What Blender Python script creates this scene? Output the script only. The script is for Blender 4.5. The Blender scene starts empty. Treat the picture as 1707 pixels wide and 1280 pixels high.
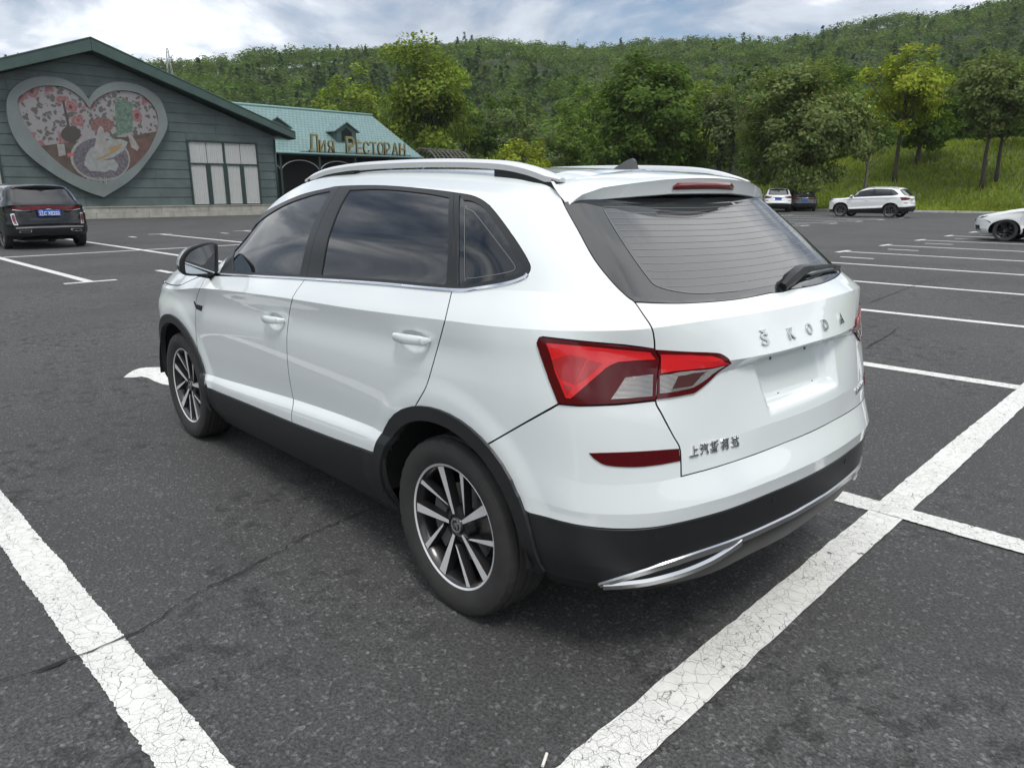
import bpy, bmesh, math, random
import numpy as np
from mathutils import Vector, Matrix, Euler
from mathutils.geometry import delaunay_2d_cdt
SC=bpy.context.scene
COL=SC.collection
# ---------- photo camera (solved from the wheels, the parking lines and the car's symmetry) ----------
CAMP=np.array([-1.86653335,2.26417616,1.45386573]); YAW,PITCH,ROLL=[math.radians(a) for a in (-42.30240948,-14.79212784,-0.09689412)]
FPX=1214.5247698544665; IW,IH=1707.,1280.
_f=np.array([math.cos(YAW)*math.cos(PITCH),math.sin(YAW)*math.cos(PITCH),math.sin(PITCH)])
_r=np.cross(_f,[0,0,1.]); _r/=np.linalg.norm(_r); _u=np.cross(_r,_f)
_r,_u=math.cos(ROLL)*_r+math.sin(ROLL)*_u,-math.sin(ROLL)*_r+math.cos(ROLL)*_u
def px_ray(px):
    px=np.asarray(px,float)
    return _f+((px[...,0:1]-IW/2)/FPX)*_r-((px[...,1:2]-IH/2)/FPX)*_u
def px_on(px,axis,val):
    d=px_ray(px); return CAMP+d*((val-CAMP[axis])/d[...,axis:axis+1])
def ground(px,z=0.): return px_on(px,2,z)
def to_px(P):
    d=np.asarray(P,float)-CAMP; z=d@_f
    return np.stack([IW/2+FPX*(d@_r)/z,IH/2-FPX*(d@_u)/z],-1)
# ---------- hero car body: a net of feature curves (rows) at stations (columns), spline-lofted ----------
def hermite_tan(P,t,sharp=None):
    """non-uniform Catmull-Rom tangents (in, out) along axis 0"""
    n=len(P); d=(P[1:]-P[:-1])/(t[1:]-t[:-1]).reshape((-1,)+(1,)*(P.ndim-1)) if t.ndim==1 else None
    m=np.zeros_like(P)
    h=t[1:]-t[:-1]
    sh=(-1,)+(1,)*(P.ndim-1)
    m[1:-1]=(d[:-1]*h[1:].reshape(sh)+d[1:]*h[:-1].reshape(sh))/(h[1:]+h[:-1]).reshape(sh)
    m[0]=d[0];m[-1]=d[-1]
    return m
def spline_u(P,n_per):
    """P (k,3): dense samples, n_per[i] per span"""
    t=np.concatenate([[0],np.cumsum(np.sqrt(np.linalg.norm(np.diff(P,axis=0),axis=1))+1e-4)])
    m=hermite_tan(P,t); out=[]
    for e,f in ((-1,-2),(0,1)):                      # square to the centre plane, so the two halves meet without a ridge
        if abs(P[e,1])<1e-6 and abs(P[f,1])>1e-6: m[e,0]=0.; m[e,2:]=0.
    for i in range(len(P)-1):
        s=np.arange(n_per[i])/n_per[i]
        h=t[i+1]-t[i]; s=s[:,None]
        out.append((2*s**3-3*s**2+1)*P[i]+(s**3-2*s**2+s)*h*m[i]+(-2*s**3+3*s**2)*P[i+1]+(s**3-s**2)*h*m[i+1])
    out.append(P[-1:]); return np.concatenate(out)
# planform (x,y) of each row at the columns c3..c10 (side: y only) and c10..c15 (rear)
SX=[3.0,2.61,2.15,1.6,1.08,.5,0.0]
ROWY=[[.78,.80,.80,.80,.80,.80,.80],
 [.83,.868,.872,.874,.874,.872,.87],
 [.84,.876,.885,.888,.888,.887,.884],
 [.84,.875,.882,.886,.886,.885,.882],
 [.84,.874,.866,.862,.862,.866,.878],
 [.84,.875,.876,.875,.875,.876,.880],
 [.835,.874,.880,.881,.881,.881,.880],
 [.815,.860,.869,.872,.873,.873,.872],
 [.805,.858,.872,.876,.877,.877,.876],
 [.79,.858,.880,.885,.886,.885,.880],
 [.73,.785,.818,.826,.828,.826,.815],
 None,None,None,None,None]
REAR=[ # c10..c15
 [(-0.320,0.790),(-0.486,0.786),(-0.646,0.676),(-0.753,0.486),(-0.790,0.250),(-0.798,0.000)],
 [(-0.320,0.862),(-0.553,0.828),(-0.717,0.698),(-0.808,0.503),(-0.849,0.250),(-0.862,0.000)],
 [(-0.320,0.873),(-0.566,0.837),(-0.731,0.708),(-0.821,0.503),(-0.864,0.250),(-0.877,0.000)],
 [(-0.320,0.873),(-0.566,0.838),(-0.734,0.709),(-0.824,0.503),(-0.867,0.250),(-0.880,0.000)],
 [(-0.320,0.873),(-0.566,0.840),(-0.736,0.709),(-0.827,0.503),(-0.870,0.250),(-0.883,0.000)],
 [(-0.320,0.872),(-0.555,0.834),(-0.714,0.706),(-0.795,0.501),(-0.831,0.250),(-0.843,0.000)],
 [(-0.320,0.870),(-0.541,0.828),(-0.698,0.694),(-0.781,0.488),(-0.822,0.250),(-0.833,0.000)],
 [(-0.310,0.862),(-0.512,0.814),(-0.665,0.681),(-0.750,0.480),(-0.764,0.250),(-0.767,0.000)],
 [(-0.300,0.862),(-0.502,0.812),(-0.658,0.681),(-0.752,0.480),(-0.805,0.250),(-0.818,0.000)],
 [(-0.270,0.862),(-0.478,0.812),(-0.650,0.700),(-0.722,0.500),(-0.751,0.250),(-0.757,0.000)],
 [(-0.220,0.795),(-0.418,0.744),(-0.571,0.644),(-0.646,0.490),(-0.683,0.250),(-0.693,0.000)]]
PXROW={ # photo pixels along the visible feature lines
 0:[(355,690),(490,760),(655,842)],
 2:[(345.6,644.4),(485,702),(638.4,758),(881,854),(964.5,875),(1038,882),(1112,875),(1210.6,850),(1309,811),(1407,759),(1436,738)],
 4:[(355.5,626.5),(487,664),(598.6,702),(895.6,835.6),(964.5,852.8),(1038,859),(1112,851),(1210.6,828),(1309,791),(1407,742)],
 5:[(915,789),(964.5,803.6),(1023.5,810),(1134.5,794),(1191,779),(1258,757),(1325,731),(1391.7,699)],
 6:[(1133.4,742.5),(1191,731),(1236,720),(1280,707),(1325,692.4),(1391.7,666.8)],
 8:[(1218,604.8),(1280,590),(1345,573),(1395,560)],
 9:[(270,485),(294,479),(332,480.5),(389.7,485.5),(484,498),(487,501.8),(638,521),(740,533.7),(893,549.6),(979,552),(1020,550.6),(1089.6,547.3),(1174.7,534.4),(1252,523),(1329,508.6),(1381,495.7)],
 10:[(367.5,457),(511,465),(754,483),(1053.5,498.5),(1097,503.5),(1149,503.5),(1226,497.5),(1303.5,482.8),(1368,467.4)]}
# fallback heights where no line shows: (column index, z)
ZROW={0:{0:.24,3:.24,9:.27,10:.27,11:.27,12:.27,13:.28,14:.30,15:.30},1:None,
 2:{0:.36,2:.37,3:.38,4:.385},4:{0:.50,2:.49,3:.48,4:.475,10:.58},5:{0:.66,3:.66,5:.655,7:.68,9:.70,10:.715},6:{0:.80,3:.80,5:.79,7:.83,9:.86,10:.87,11:.865,12:.83},
 8:{0:.88,3:.885,4:.90,5:.915,7:.965,8:.985,9:1.005,10:1.02,11:1.03,12:1.02},9:{0:.90,1:.90,2:.90,3:.90,4:.905},10:{0:.945,2:.95,3:.96,4:.985,10:1.165,11:1.172,12:1.168}}
XF=[3.36,3.44,3.47,3.475,3.48,3.48,3.47,3.45,3.43,3.40,3.30]
def _cross_planform(pf,px):
    """ray through pixel meets the vertical sheet standing on planform polyline pf -> (arc position, z)"""
    d=px_ray(np.array(px,float)); A=pf[:-1]-CAMP[:2]; E=np.diff(pf,axis=0)
    den=d[0]*E[:,1]-d[1]*E[:,0]
    t=(A[:,0]*E[:,1]-A[:,1]*E[:,0])/den; s=(A[:,0]*d[1]-A[:,1]*d[0])/den
    ok=(t>0)&(s>=-1e-6)&(s<=1+1e-6)
    if not ok.any(): return None
    i=np.where(ok)[0][np.argmin(t[ok])]
    return i+s[i],CAMP[2]+t[i]*d[2]
NC=16
NPU=[10,10,14,24,40,46,46,50,44,32,30,28,26,26,26]
def build_net():
    rows=[]
    for r in range(11):
        xf=XF[r]; y3=ROWY[r][0]
        pf=[(xf,0),(xf-.04,.40),(xf-.20,.68)]+list(zip(SX,ROWY[r]))+REAR[r]
        rows.append(np.array(pf,float))
    Z=np.full((11,NC),np.nan)
    for r in range(11):
        dense=spline_u(rows[r],NPU); st=np.concatenate([[0],np.cumsum(NPU)])
        ks,zs=[],[]
        zr=ZROW.get(r) or {}
        for c,z in zr.items(): ks.append(st[c]);zs.append(z)
        for px in PXROW.get(r,[]):
            h=_cross_planform(dense,px)
            if h: ks.append(h[0]);zs.append(h[1])
        if len(ks)>1:
            o=np.argsort(ks); Z[r]=np.interp(st,np.array(ks)[o],np.array(zs)[o])
    Z[0,15]=.30
    Z[1]=Z[0]*.45+Z[2]*.55
    Z[1,11:]=Z[0,11:]*.5+Z[2,11:]*.5
    Z[3]=Z[2]*.45+Z[4]*.55
    Z[7]=Z[8]-.035
    net=np.zeros((16,NC,3))
    for r in range(11): net[r,:,:2]=rows[r]; net[r,:,2]=Z[r]
    # greenhouse / bonnet / roof rows, c0..c15
    G={11:[(2.95,0,.985),(2.93,.35,.98),(2.85,.58,.975),(2.70,.68,.975),(2.42,.725,.995),(1.97,.772,1.125),(1.555,.768,1.22),(1.06,.772,1.285),(.45,.770,1.305),(-.05,.757,1.30),(-.18,.735,1.295),(-.32,.695,1.29),(-.44,.605,1.288),(-.495,.47,1.283),(-.53,.24,1.277),(-.538,0,1.273)],
       12:[(2.44,0,1.02),(2.43,.25,1.015),(2.40,.45,1.01),(2.34,.56,1.008),(2.20,.66,1.02),(1.82,.715,1.245),(1.47,.685,1.405),(1.02,.665,1.472),(.42,.660,1.468),(-.02,.652,1.448),(-.11,.640,1.44),(-.20,.612,1.43),(-.285,.55,1.423),(-.325,.44,1.418),(-.355,.22,1.412),(-.362,0,1.410)],
       13:[(1.98,0,1.30),(1.97,.22,1.295),(1.95,.38,1.285),(1.90,.49,1.28),(1.88,.59,1.29),(1.74,.655,1.355),(1.43,.605,1.484),(1.0,.575,1.524),(.40,.570,1.518),(-.02,.562,1.497),(-.10,.550,1.491),(-.17,.528,1.494),(-.235,.475,1.486),(-.275,.38,1.485),(-.30,.19,1.488),(-.308,0,1.49)],
       14:[(1.60,0,1.505),(1.595,.2,1.502),(1.58,.33,1.498),(1.555,.42,1.492),(1.53,.50,1.482),(1.48,.52,1.49),(1.32,.45,1.515),(.92,.36,1.537),(.36,.35,1.537),(0.0,.34,1.522),(-.07,.32,1.517),(-.12,.29,1.524),(-.17,.25,1.516),(-.20,.19,1.512),(-.215,.10,1.510),(-.22,0,1.510)],
       15:[(1.45,0,1.52),(1.44,0,1.521),(1.42,0,1.523),(1.38,0,1.526),(1.32,0,1.530),(1.25,0,1.535),(1.15,0,1.540),(.85,0,1.549),(.34,0,1.549),(.03,0,1.537),(-.03,0,1.533),(-.07,0,1.531),(-.10,0,1.533),(-.12,0,1.53),(-.13,0,1.528),(-.135,0,1.527)]}
    for r,v in G.items(): net[r]=np.array(v)
    return net
def sharpness():
    """per row, per column 0..1"""
    S=np.zeros((16,NC))
    S[2,10:]=.5
    S[4,5:9]=.95; S[4,11:]=.9
    S[3,5:9]=.4
    S[5,12:]=.85; S[5,11]=.75
    S[6,13:]=.85; S[6,12]=.4
    S[7,13:]=1; S[8,13:]=1; S[7,14:]=1; S[7,12]=.2;S[8,12]=.2
    S[9,4:]=.85; S[9,3]=.5
    S[10,4:]=.8
    S[12,12:]=.8;S[13,12:]=.3
    S[12,5:11]=.3
    return S
NPV=[8,10,5,8,14,14,14,5,8,9,14,14,10,12,12]
def sm(a,b,x):
    t=np.clip((x-a)/(b-a),0,1); return t*t*(3-2*t)
class Sheet: pass
def build_sheet():
    net=build_net(); S=sharpness()
    D=np.stack([spline_u(net[r],NPU) for r in range(16)])          # 16,nu,3
    st=np.concatenate([[0],np.cumsum(NPU)]); nu=D.shape[1]
    SS=np.stack([np.interp(np.arange(nu),st,S[r]) for r in range(16)])
    L=np.linalg.norm(np.diff(D,axis=0),axis=2)+1e-5               # 15,nu
    d=np.diff(D,axis=0)/L[...,None]
    m=np.zeros_like(D); m[1:-1]=(d[:-1]*L[1:,:,None]+d[1:]*L[:-1,:,None])/(L[1:]+L[:-1])[...,None]
    m[0]=d[0];m[-1]=d[-1]; m[-1,:,2]=0
    mi=m.copy();mo=m.copy()
    s=SS[1:-1,:,None]
    mi[1:-1]=m[1:-1]*(1-s)+d[:-1]*s; mo[1:-1]=m[1:-1]*(1-s)+d[1:]*s
    segs=[];
    for i in range(15):
        k=np.linspace(0,1,NPV[i]+1)[:,None,None]; h=L[i][None,:,None]
        segs.append((2*k**3-3*k**2+1)*D[i]+(k**3-2*k**2+k)*h*mo[i]+(-2*k**3+3*k**2)*D[i+1]+(k**3-k**2)*h*mi[i+1])
    # --- local relief
    for q in range(15):
        P=segs[q]; x,y,z=P[...,0].copy(),P[...,1].copy(),P[...,2].copy()
        side=sm(.55,.75,y)
        for wx in (0.,2.61):
            rr=np.sqrt((x-wx)**2+((z-.322)*1.0)**2)
            P[...,1]+=.0075*(1-sm(.465,.54,rr))*side
        # number-plate recess in the tailgate
        ry=np.abs(y)-(.245+.02*(z-.86)/.1); rz=np.abs(z-.882)-.082
        dd=np.maximum(ry,rz); rear=(x<-.5)
        P[...,0]+=rear*.036*(1-sm(-.022,.002,dd))*(z<1.0)*(q<8)
        # cups behind the door handles
        for hx,hz,hl in ((1.235,.895,.085),(.155,.965,.085)):
            rr=np.sqrt(((x-hx)/hl)**2+((z-hz)/.036)**2)
            P[...,1]-=.016*(1-sm(.45,1.05,rr))*side
    sh=Sheet(); sh.segs=segs; sh.nu=nu; sh.st=st
    # metric parameters
    up=spline_u(net[9],NPU); us=np.concatenate([[0],np.cumsum(np.linalg.norm(np.diff(up,axis=0),axis=1))])
    sh.us=us                                              # metres along shoulder for u index
    vk=[0.]
    for i in range(15): vk.append(vk[-1]+max(.03,float(np.median(L[i,st[5]:st[15]]))))
    sh.vk=np.array(vk)
    sh.nrm=[]
    for P in segs:
        du=np.gradient(P,axis=1); dv=np.gradient(P,axis=0)
        n=np.cross(du,dv); n/=np.linalg.norm(n,axis=2,keepdims=True)+1e-12
        sh.nrm.append(n)
    return sh
def sheet_eval(sh,uv,want_n=False,off=0.):
    """uv (k,2) metric -> points (k,3) (offset along the normal)"""
    uv=np.asarray(uv,float)
    fu=np.interp(uv[:,0],sh.us,np.arange(sh.nu)); v=np.clip(uv[:,1],0,sh.vk[-1]-1e-9)
    seg=np.clip(np.searchsorted(sh.vk,v,side='right')-1,0,14)
    out=np.zeros((len(uv),3)); nn=np.zeros((len(uv),3))
    i0=np.clip(np.floor(fu).astype(int),0,sh.nu-2); a=(fu-i0)[:,None]
    for s in np.unique(seg):
        k=seg==s; P=sh.segs[s];N=sh.nrm[s]; n=P.shape[0]-1
        fv=(v[k]-sh.vk[s])/(sh.vk[s+1]-sh.vk[s])*n
        j=np.clip(np.floor(fv).astype(int),0,n-1); b=(fv-j)[:,None]; ii=i0[k]; aa=a[k]
        for A,o in ((P,out),(N,nn)):
            o[k]=(A[j,ii]*(1-aa)+A[j,ii+1]*aa)*(1-b)+(A[j+1,ii]*(1-aa)+A[j+1,ii+1]*aa)*b
    nn/=np.linalg.norm(nn,axis=1,keepdims=True)+1e-12
    if off: out=out+nn*off
    return (out,nn) if want_n else out
def make_finder(sh,project,depth):
    """returns f(points2d)->uv, by locating the point in the projected cells"""
    pts=[];uvs=[]
    Q=[]
    for s,P in enumerate(sh.segs):
        n=P.shape[0]-1
        V=np.linspace(sh.vk[s],sh.vk[s+1],n+1)
        p2=project(P.reshape(-1,3)).reshape(P.shape[:2]+(2,)); dp=depth(P.reshape(-1,3)).reshape(P.shape[:2])
        for (a,b,c) in (((0,0),(0,1),(1,1)),((0,0),(1,1),(1,0))):
            def g(A,o): return A[o[0]:A.shape[0]-1+o[0],o[1]:A.shape[1]-1+o[1]]
            U,VV=np.meshgrid(sh.us,V)
            q=[np.stack([g(p2[...,0],o),g(p2[...,1],o),g(U,o),g(VV,o),g(dp,o)],-1).reshape(-1,5) for o in (a,b,c)]
            Q.append(np.stack(q,1))
    Q=np.concatenate(Q)                                   # cells,3,5
    A,B,C=Q[:,0,:2],Q[:,1,:2],Q[:,2,:2]
    den=(B[:,0]-A[:,0])*(C[:,1]-A[:,1])-(C[:,0]-A[:,0])*(B[:,1]-A[:,1])
    den=np.where(np.abs(den)<1e-12,1e-12,den)
    bbmin=Q[:,:,:2].min(1);bbmax=Q[:,:,:2].max(1)
    def find(pts,strict=False):
        out=[]
        for p in np.asarray(pts,float):
            k=np.where((bbmin[:,0]<=p[0])&(bbmax[:,0]>=p[0])&(bbmin[:,1]<=p[1])&(bbmax[:,1]>=p[1]))[0]
            w1=((p[0]-A[k,0])*(C[k,1]-A[k,1])-(C[k,0]-A[k,0])*(p[1]-A[k,1]))/den[k]
            w2=((B[k,0]-A[k,0])*(p[1]-A[k,1])-(p[0]-A[k,0])*(B[k,1]-A[k,1]))/den[k]
            ok=(w1>=-1e-4)&(w2>=-1e-4)&(w1+w2<=1+1e-4)
            k=k[ok];w1=w1[ok];w2=w2[ok]
            if len(k)==0:
                if strict: out.append(np.array([np.nan,np.nan])); continue
                cen=Q[:,:,:2].mean(1); kk=np.argmin(((cen-p)**2).sum(1)); out.append(Q[kk,:,2:4].mean(0)); continue
            dd=Q[k,0,4]*(1-w1-w2)+Q[k,1,4]*w1+Q[k,2,4]*w2; i=np.argmin(dd)
            q=Q[k[i]]; out.append(q[0,2:4]*(1-w1[i]-w2[i])+q[1,2:4]*w1[i]+q[2,2:4]*w2[i])
        return np.array(out)
    return find
# ---------- camera, sky, sun, exposure ----------
cd=bpy.data.cameras.new('camera'); cam=bpy.data.objects.new('camera',cd); COL.objects.link(cam)
cd.sensor_fit='HORIZONTAL'; cd.sensor_width=36.; cd.lens=FPX/IW*36.; cd.clip_start=.05; cd.clip_end=6000.
cam.matrix_world=Matrix([[_r[0],_u[0],-_f[0],CAMP[0]],[_r[1],_u[1],-_f[1],CAMP[1]],[_r[2],_u[2],-_f[2],CAMP[2]],[0,0,0,1]])
SC.camera=cam
SUN_EL,SUN_AZ=math.radians(60),math.radians(150)      # azimuth of the sun measured in the xy plane from +x
wd=bpy.data.worlds.new('World'); SC.world=wd; wd.use_nodes=True
nt=wd.node_tree; nt.nodes.clear()
def nn(t,**k):
    n=nt.nodes.new(t)
    for a,b in k.items(): setattr(n,a,b)
    return n
sky=nn('ShaderNodeTexSky',sky_type='NISHITA',sun_disc=False); sky.sun_elevation=SUN_EL; sky.sun_rotation=math.pi/2-SUN_AZ
sky.air_density=1.0; sky.dust_density=1.5; sky.altitude=300
bg=nn('ShaderNodeBackground'); bg.inputs['Strength'].default_value=.12
wo=nn('ShaderNodeOutputWorld')
tc=nn('ShaderNodeTexCoord'); sep=nn('ShaderNodeSeparateXYZ'); nt.links.new(tc.outputs['Generated'],sep.inputs[0])
# cloud layer: direction projected onto a flat deck above the viewer
ad=nn('ShaderNodeMath',operation='ADD'); ad.inputs[1].default_value=.16; 
mx=nn('ShaderNodeMath',operation='MAXIMUM'); mx.inputs[1].default_value=0.
nt.links.new(sep.outputs[2],mx.inputs[0]); nt.links.new(mx.outputs[0],ad.inputs[0])
dv=nn('ShaderNodeVectorMath',operation='DIVIDE'); nt.links.new(tc.outputs['Generated'],dv.inputs[0])
cb=nn('ShaderNodeCombineXYZ'); 
for i in range(3): nt.links.new(ad.outputs[0],cb.inputs[i])
nt.links.new(cb.outputs[0],dv.inputs[1])
n1=nn('ShaderNodeTexNoise'); n1.inputs['Scale'].default_value=1.15; n1.inputs['Detail'].default_value=9; n1.inputs['Roughness'].default_value=.56; n1.inputs['Distortion'].default_value=.35
n2=nn('ShaderNodeTexNoise'); n2.inputs['Scale'].default_value=.62; n2.inputs['Detail'].default_value=6; n2.inputs['Roughness'].default_value=.5
mp=nn('ShaderNodeMapping'); mp.inputs['Location'].default_value=(3.1,1.7,.4); mp.inputs['Scale'].default_value=(1,1,.3)
nt.links.new(dv.outputs[0],mp.inputs[0]); nt.links.new(mp.outputs[0],n1.inputs[0])
mp2=nn('ShaderNodeMapping'); mp2.inputs['Location'].default_value=(-2.3,5.2,0); nt.links.new(dv.outputs[0],mp2.inputs[0]); nt.links.new(mp2.outputs[0],n2.inputs[0])
cov=nn('ShaderNodeValToRGB'); cov.color_ramp.elements[0].position=.34; cov.color_ramp.elements[1].position=.47
nt.links.new(n1.outputs['Fac'],cov.inputs[0])
brt=nn('ShaderNodeValToRGB'); e=brt.color_ramp.elements
e[0].position=.40; e[0].color=(3.6,4.1,4.9,1); e[1].position=.575; e[1].color=(14.,14.2,14.4,1)
ne=e.new(.49); ne.color=(6.2,6.8,7.7,1)
mxn=nn('ShaderNodeMix',data_type='FLOAT'); mxn.inputs[0].default_value=.45
nt.links.new(n1.outputs['Fac'],mxn.inputs[2]); nt.links.new(n2.outputs['Fac'],mxn.inputs[3]); nt.links.new(mxn.outputs[0],brt.inputs[0])
mix=nn('ShaderNodeMix',data_type='RGBA'); nt.links.new(cov.outputs[0],mix.inputs[0]); nt.links.new(sky.outputs[0],mix.inputs[6]); nt.links.new(brt.outputs[0],mix.inputs[7])
nt.links.new(mix.outputs[2],bg.inputs['Color']); nt.links.new(bg.outputs[0],wo.inputs[0])
sl=bpy.data.lights.new('sun','SUN'); sl.energy=1.9; sl.angle=math.radians(16); sl.color=(1,.965,.91)
so=bpy.data.objects.new('sun',sl); COL.objects.link(so)
sd=Vector((math.cos(SUN_EL)*math.cos(SUN_AZ),math.cos(SUN_EL)*math.sin(SUN_AZ),math.sin(SUN_EL)))
so.rotation_euler=sd.to_track_quat('Z','Y').to_euler(); so.location=(0,0,40)
SC.view_settings.view_transform='Standard'; SC.view_settings.look='None'; SC.view_settings.exposure=0.; SC.view_settings.gamma=1.
SC.view_settings.use_curve_mapping=False
SC.cycles.use_denoising=True; SC.cycles.max_bounces=8
# ---------- materials ----------
MATS={}
def mat(name,color=(.5,.5,.5),rough=.5,metal=0.,spec=.5,coat=0.,coat_rough=.05,ior=1.5,emit=None,noise=None,bump=None,alpha=None,trans=0.):
    """noise=(scale,amount) varies value; bump=(scale,strength,dist)"""
    if name in MATS: return MATS[name]
    m=bpy.data.materials.new(name); m.use_nodes=True; t=m.node_tree; b=t.nodes['Principled BSDF']
    b.inputs['Base Color'].default_value=(*color,1); b.inputs['Roughness'].default_value=rough; b.inputs['Metallic'].default_value=metal
    b.inputs['Specular IOR Level'].default_value=spec; b.inputs['Coat Weight'].default_value=coat; b.inputs['Coat Roughness'].default_value=coat_rough; b.inputs['IOR'].default_value=ior
    b.inputs['Transmission Weight'].default_value=trans
    if emit: b.inputs['Emission Color'].default_value=(*emit[:3],1); b.inputs['Emission Strength'].default_value=emit[3]
    tcn=t.nodes.new('ShaderNodeTexCoord')
    if noise:
        n=t.nodes.new('ShaderNodeTexNoise'); n.inputs['Scale'].default_value=noise[0]; n.inputs['Detail'].default_value=6; n.inputs['Roughness'].default_value=.6
        t.links.new(tcn.outputs['Object'],n.inputs['Vector'])
        r=t.nodes.new('ShaderNodeMapRange'); r.inputs['From Min'].default_value=.3; r.inputs['From Max'].default_value=.7; r.inputs['To Min'].default_value=1-noise[1]; r.inputs['To Max'].default_value=1+noise[1]
        t.links.new(n.outputs['Fac'],r.inputs['Value'])
        v=t.nodes.new('ShaderNodeVectorMath'); v.operation='SCALE'; v.inputs[0].default_value=color; t.links.new(r.outputs[0],v.inputs['Scale'])
        t.links.new(v.outputs[0],b.inputs['Base Color'])
    if bump:
        n=t.nodes.new('ShaderNodeTexNoise'); n.inputs['Scale'].default_value=bump[0]; n.inputs['Detail'].default_value=3
        t.links.new(tcn.outputs['Object'],n.inputs['Vector'])
        p=t.nodes.new('ShaderNodeBump'); p.inputs['Strength'].default_value=bump[1]; p.inputs['Distance'].default_value=bump[2]
        t.links.new(n.outputs['Fac'],p.inputs['Height']); t.links.new(p.outputs[0],b.inputs['Normal'])
    MATS[name]=m; return m
# ---------- objects ----------
def tag(o,label,cat,group=None,kind=None):
    if label: o['label']=label
    if cat: o['category']=cat
    if group: o['group']=group
    if kind: o['kind']=kind
    return o
def empty(name,loc=(0,0,0),rz=0.):
    o=bpy.data.objects.new(name,None); COL.objects.link(o); o.location=loc; o.rotation_euler=(0,0,rz); o.empty_display_size=.3; return o
def link(name,me,parent=None,loc=None,rz=None):
    o=bpy.data.objects.new(name,me); COL.objects.link(o)
    if parent is not None: o.parent=parent
    if loc is not None: o.location=loc
    if rz is not None: o.rotation_euler=(0,0,rz)
    return o
def mesh(name,V,F,m=None,smooth=False,mats=None,fmat=None,normals=None):
    me=bpy.data.meshes.new(name); me.from_pydata([tuple(map(float,v)) for v in V],[],[tuple(map(int,f)) for f in F])
    if mats:
        for q in mats: me.materials.append(q)
        if fmat is not None: me.polygons.foreach_set('material_index',np.asarray(fmat,np.int32))
    elif m: me.materials.append(m)
    if smooth is True: me.polygons.foreach_set('use_smooth',np.ones(len(me.polygons),bool))
    me.update()
    if smooth not in (True,False): me.polygons.foreach_set('use_smooth',np.ones(len(me.polygons),bool)); me.set_sharp_from_angle(angle=math.radians(smooth))
    if normals is not None:
        me.polygons.foreach_set('use_smooth',np.ones(len(me.polygons),bool)); me.normals_split_custom_set([tuple(map(float,n)) for n in normals])
    return me
class MB:
    """collects shapes into one mesh"""
    def __init__(s): s.V=[];s.F=[];s.M=[];s.cur=0
    def add(s,V,F):
        k=len(s.V); s.V+= [tuple(map(float,v)) for v in V]; s.F+=[tuple(int(i)+k for i in f) for f in F]; s.M+=[s.cur]*len(F); return s
    def box(s,a,b,bev=0.):
        x0,y0,z0=a;x1,y1,z1=b
        V=[(x0,y0,z0),(x1,y0,z0),(x1,y1,z0),(x0,y1,z0),(x0,y0,z1),(x1,y0,z1),(x1,y1,z1),(x0,y1,z1)]
        return s.add(V,[(0,3,2,1),(4,5,6,7),(0,1,5,4),(1,2,6,5),(2,3,7,6),(3,0,4,7)])
    def tube(s,pts,r,n=8,caps=True):
        pts=[Vector(p) for p in pts]; rs=r if isinstance(r,(list,tuple)) else [r]*len(pts)
        V=[];F=[];up=None
        for i,p in enumerate(pts):
            d=(pts[min(i+1,len(pts)-1)]-pts[max(i-1,0)]).normalized()
            if up is None or abs(up.dot(d))>.95: up=Vector((0,0,1)) if abs(d.z)<.9 else Vector((1,0,0))
            a=d.cross(up).normalized(); b=d.cross(a).normalized(); up=-b if False else up
            for k in range(n):
                t=2*math.pi*k/n; V.append(p+(a*math.cos(t)+b*math.sin(t))*rs[i])
        for i in range(len(pts)-1):
            for k in range(n): F.append((i*n+k,i*n+(k+1)%n,(i+1)*n+(k+1)%n,(i+1)*n+k))
        if caps: F.append(tuple(range(n-1,-1,-1))); F.append(tuple((len(pts)-1)*n+k for k in range(n)))
        return s.add(V,F)
    def prism(s,poly,fn,d0,d1):
        """2D polygon extruded: fn(a,b,d)->xyz"""
        n=len(poly); V=[fn(a,b,d0) for a,b in poly]+[fn(a,b,d1) for a,b in poly]
        F=[tuple(range(n-1,-1,-1)),tuple(range(n,2*n))]+[(i,(i+1)%n,n+(i+1)%n,n+i) for i in range(n)]
        return s.add(V,F)
    def build(s,name,m,parent=None,smooth=False,bevel=0.,loc=None,rz=None):
        ms=m if isinstance(m,list) else None
        me=mesh(name,s.V,s.F,None if ms else m,smooth,ms,s.M if ms else None)
        if bevel:
            bm=bmesh.new(); bm.from_mesh(me)
            bmesh.ops.recalc_face_normals(bm,faces=bm.faces)
            ed=[e for e in bm.edges if len(e.link_faces)==2 and e.calc_face_angle(0)>.5]
            bmesh.ops.bevel(bm,geom=ed,offset=bevel,segments=2,affect='EDGES',profile=.6,clamp_overlap=True)
            bm.to_mesh(me); bm.free()
            me.polygons.foreach_set('use_smooth',np.ones(len(me.polygons),bool)); me.set_sharp_from_angle(angle=math.radians(32))
        else:
            bm=bmesh.new(); bm.from_mesh(me); bmesh.ops.recalc_face_normals(bm,faces=bm.faces); bm.to_mesh(me); bm.free()
            if smooth not in (True,False): me.set_sharp_from_angle(angle=math.radians(smooth))
        return link(name,me,parent,loc,rz)
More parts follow.
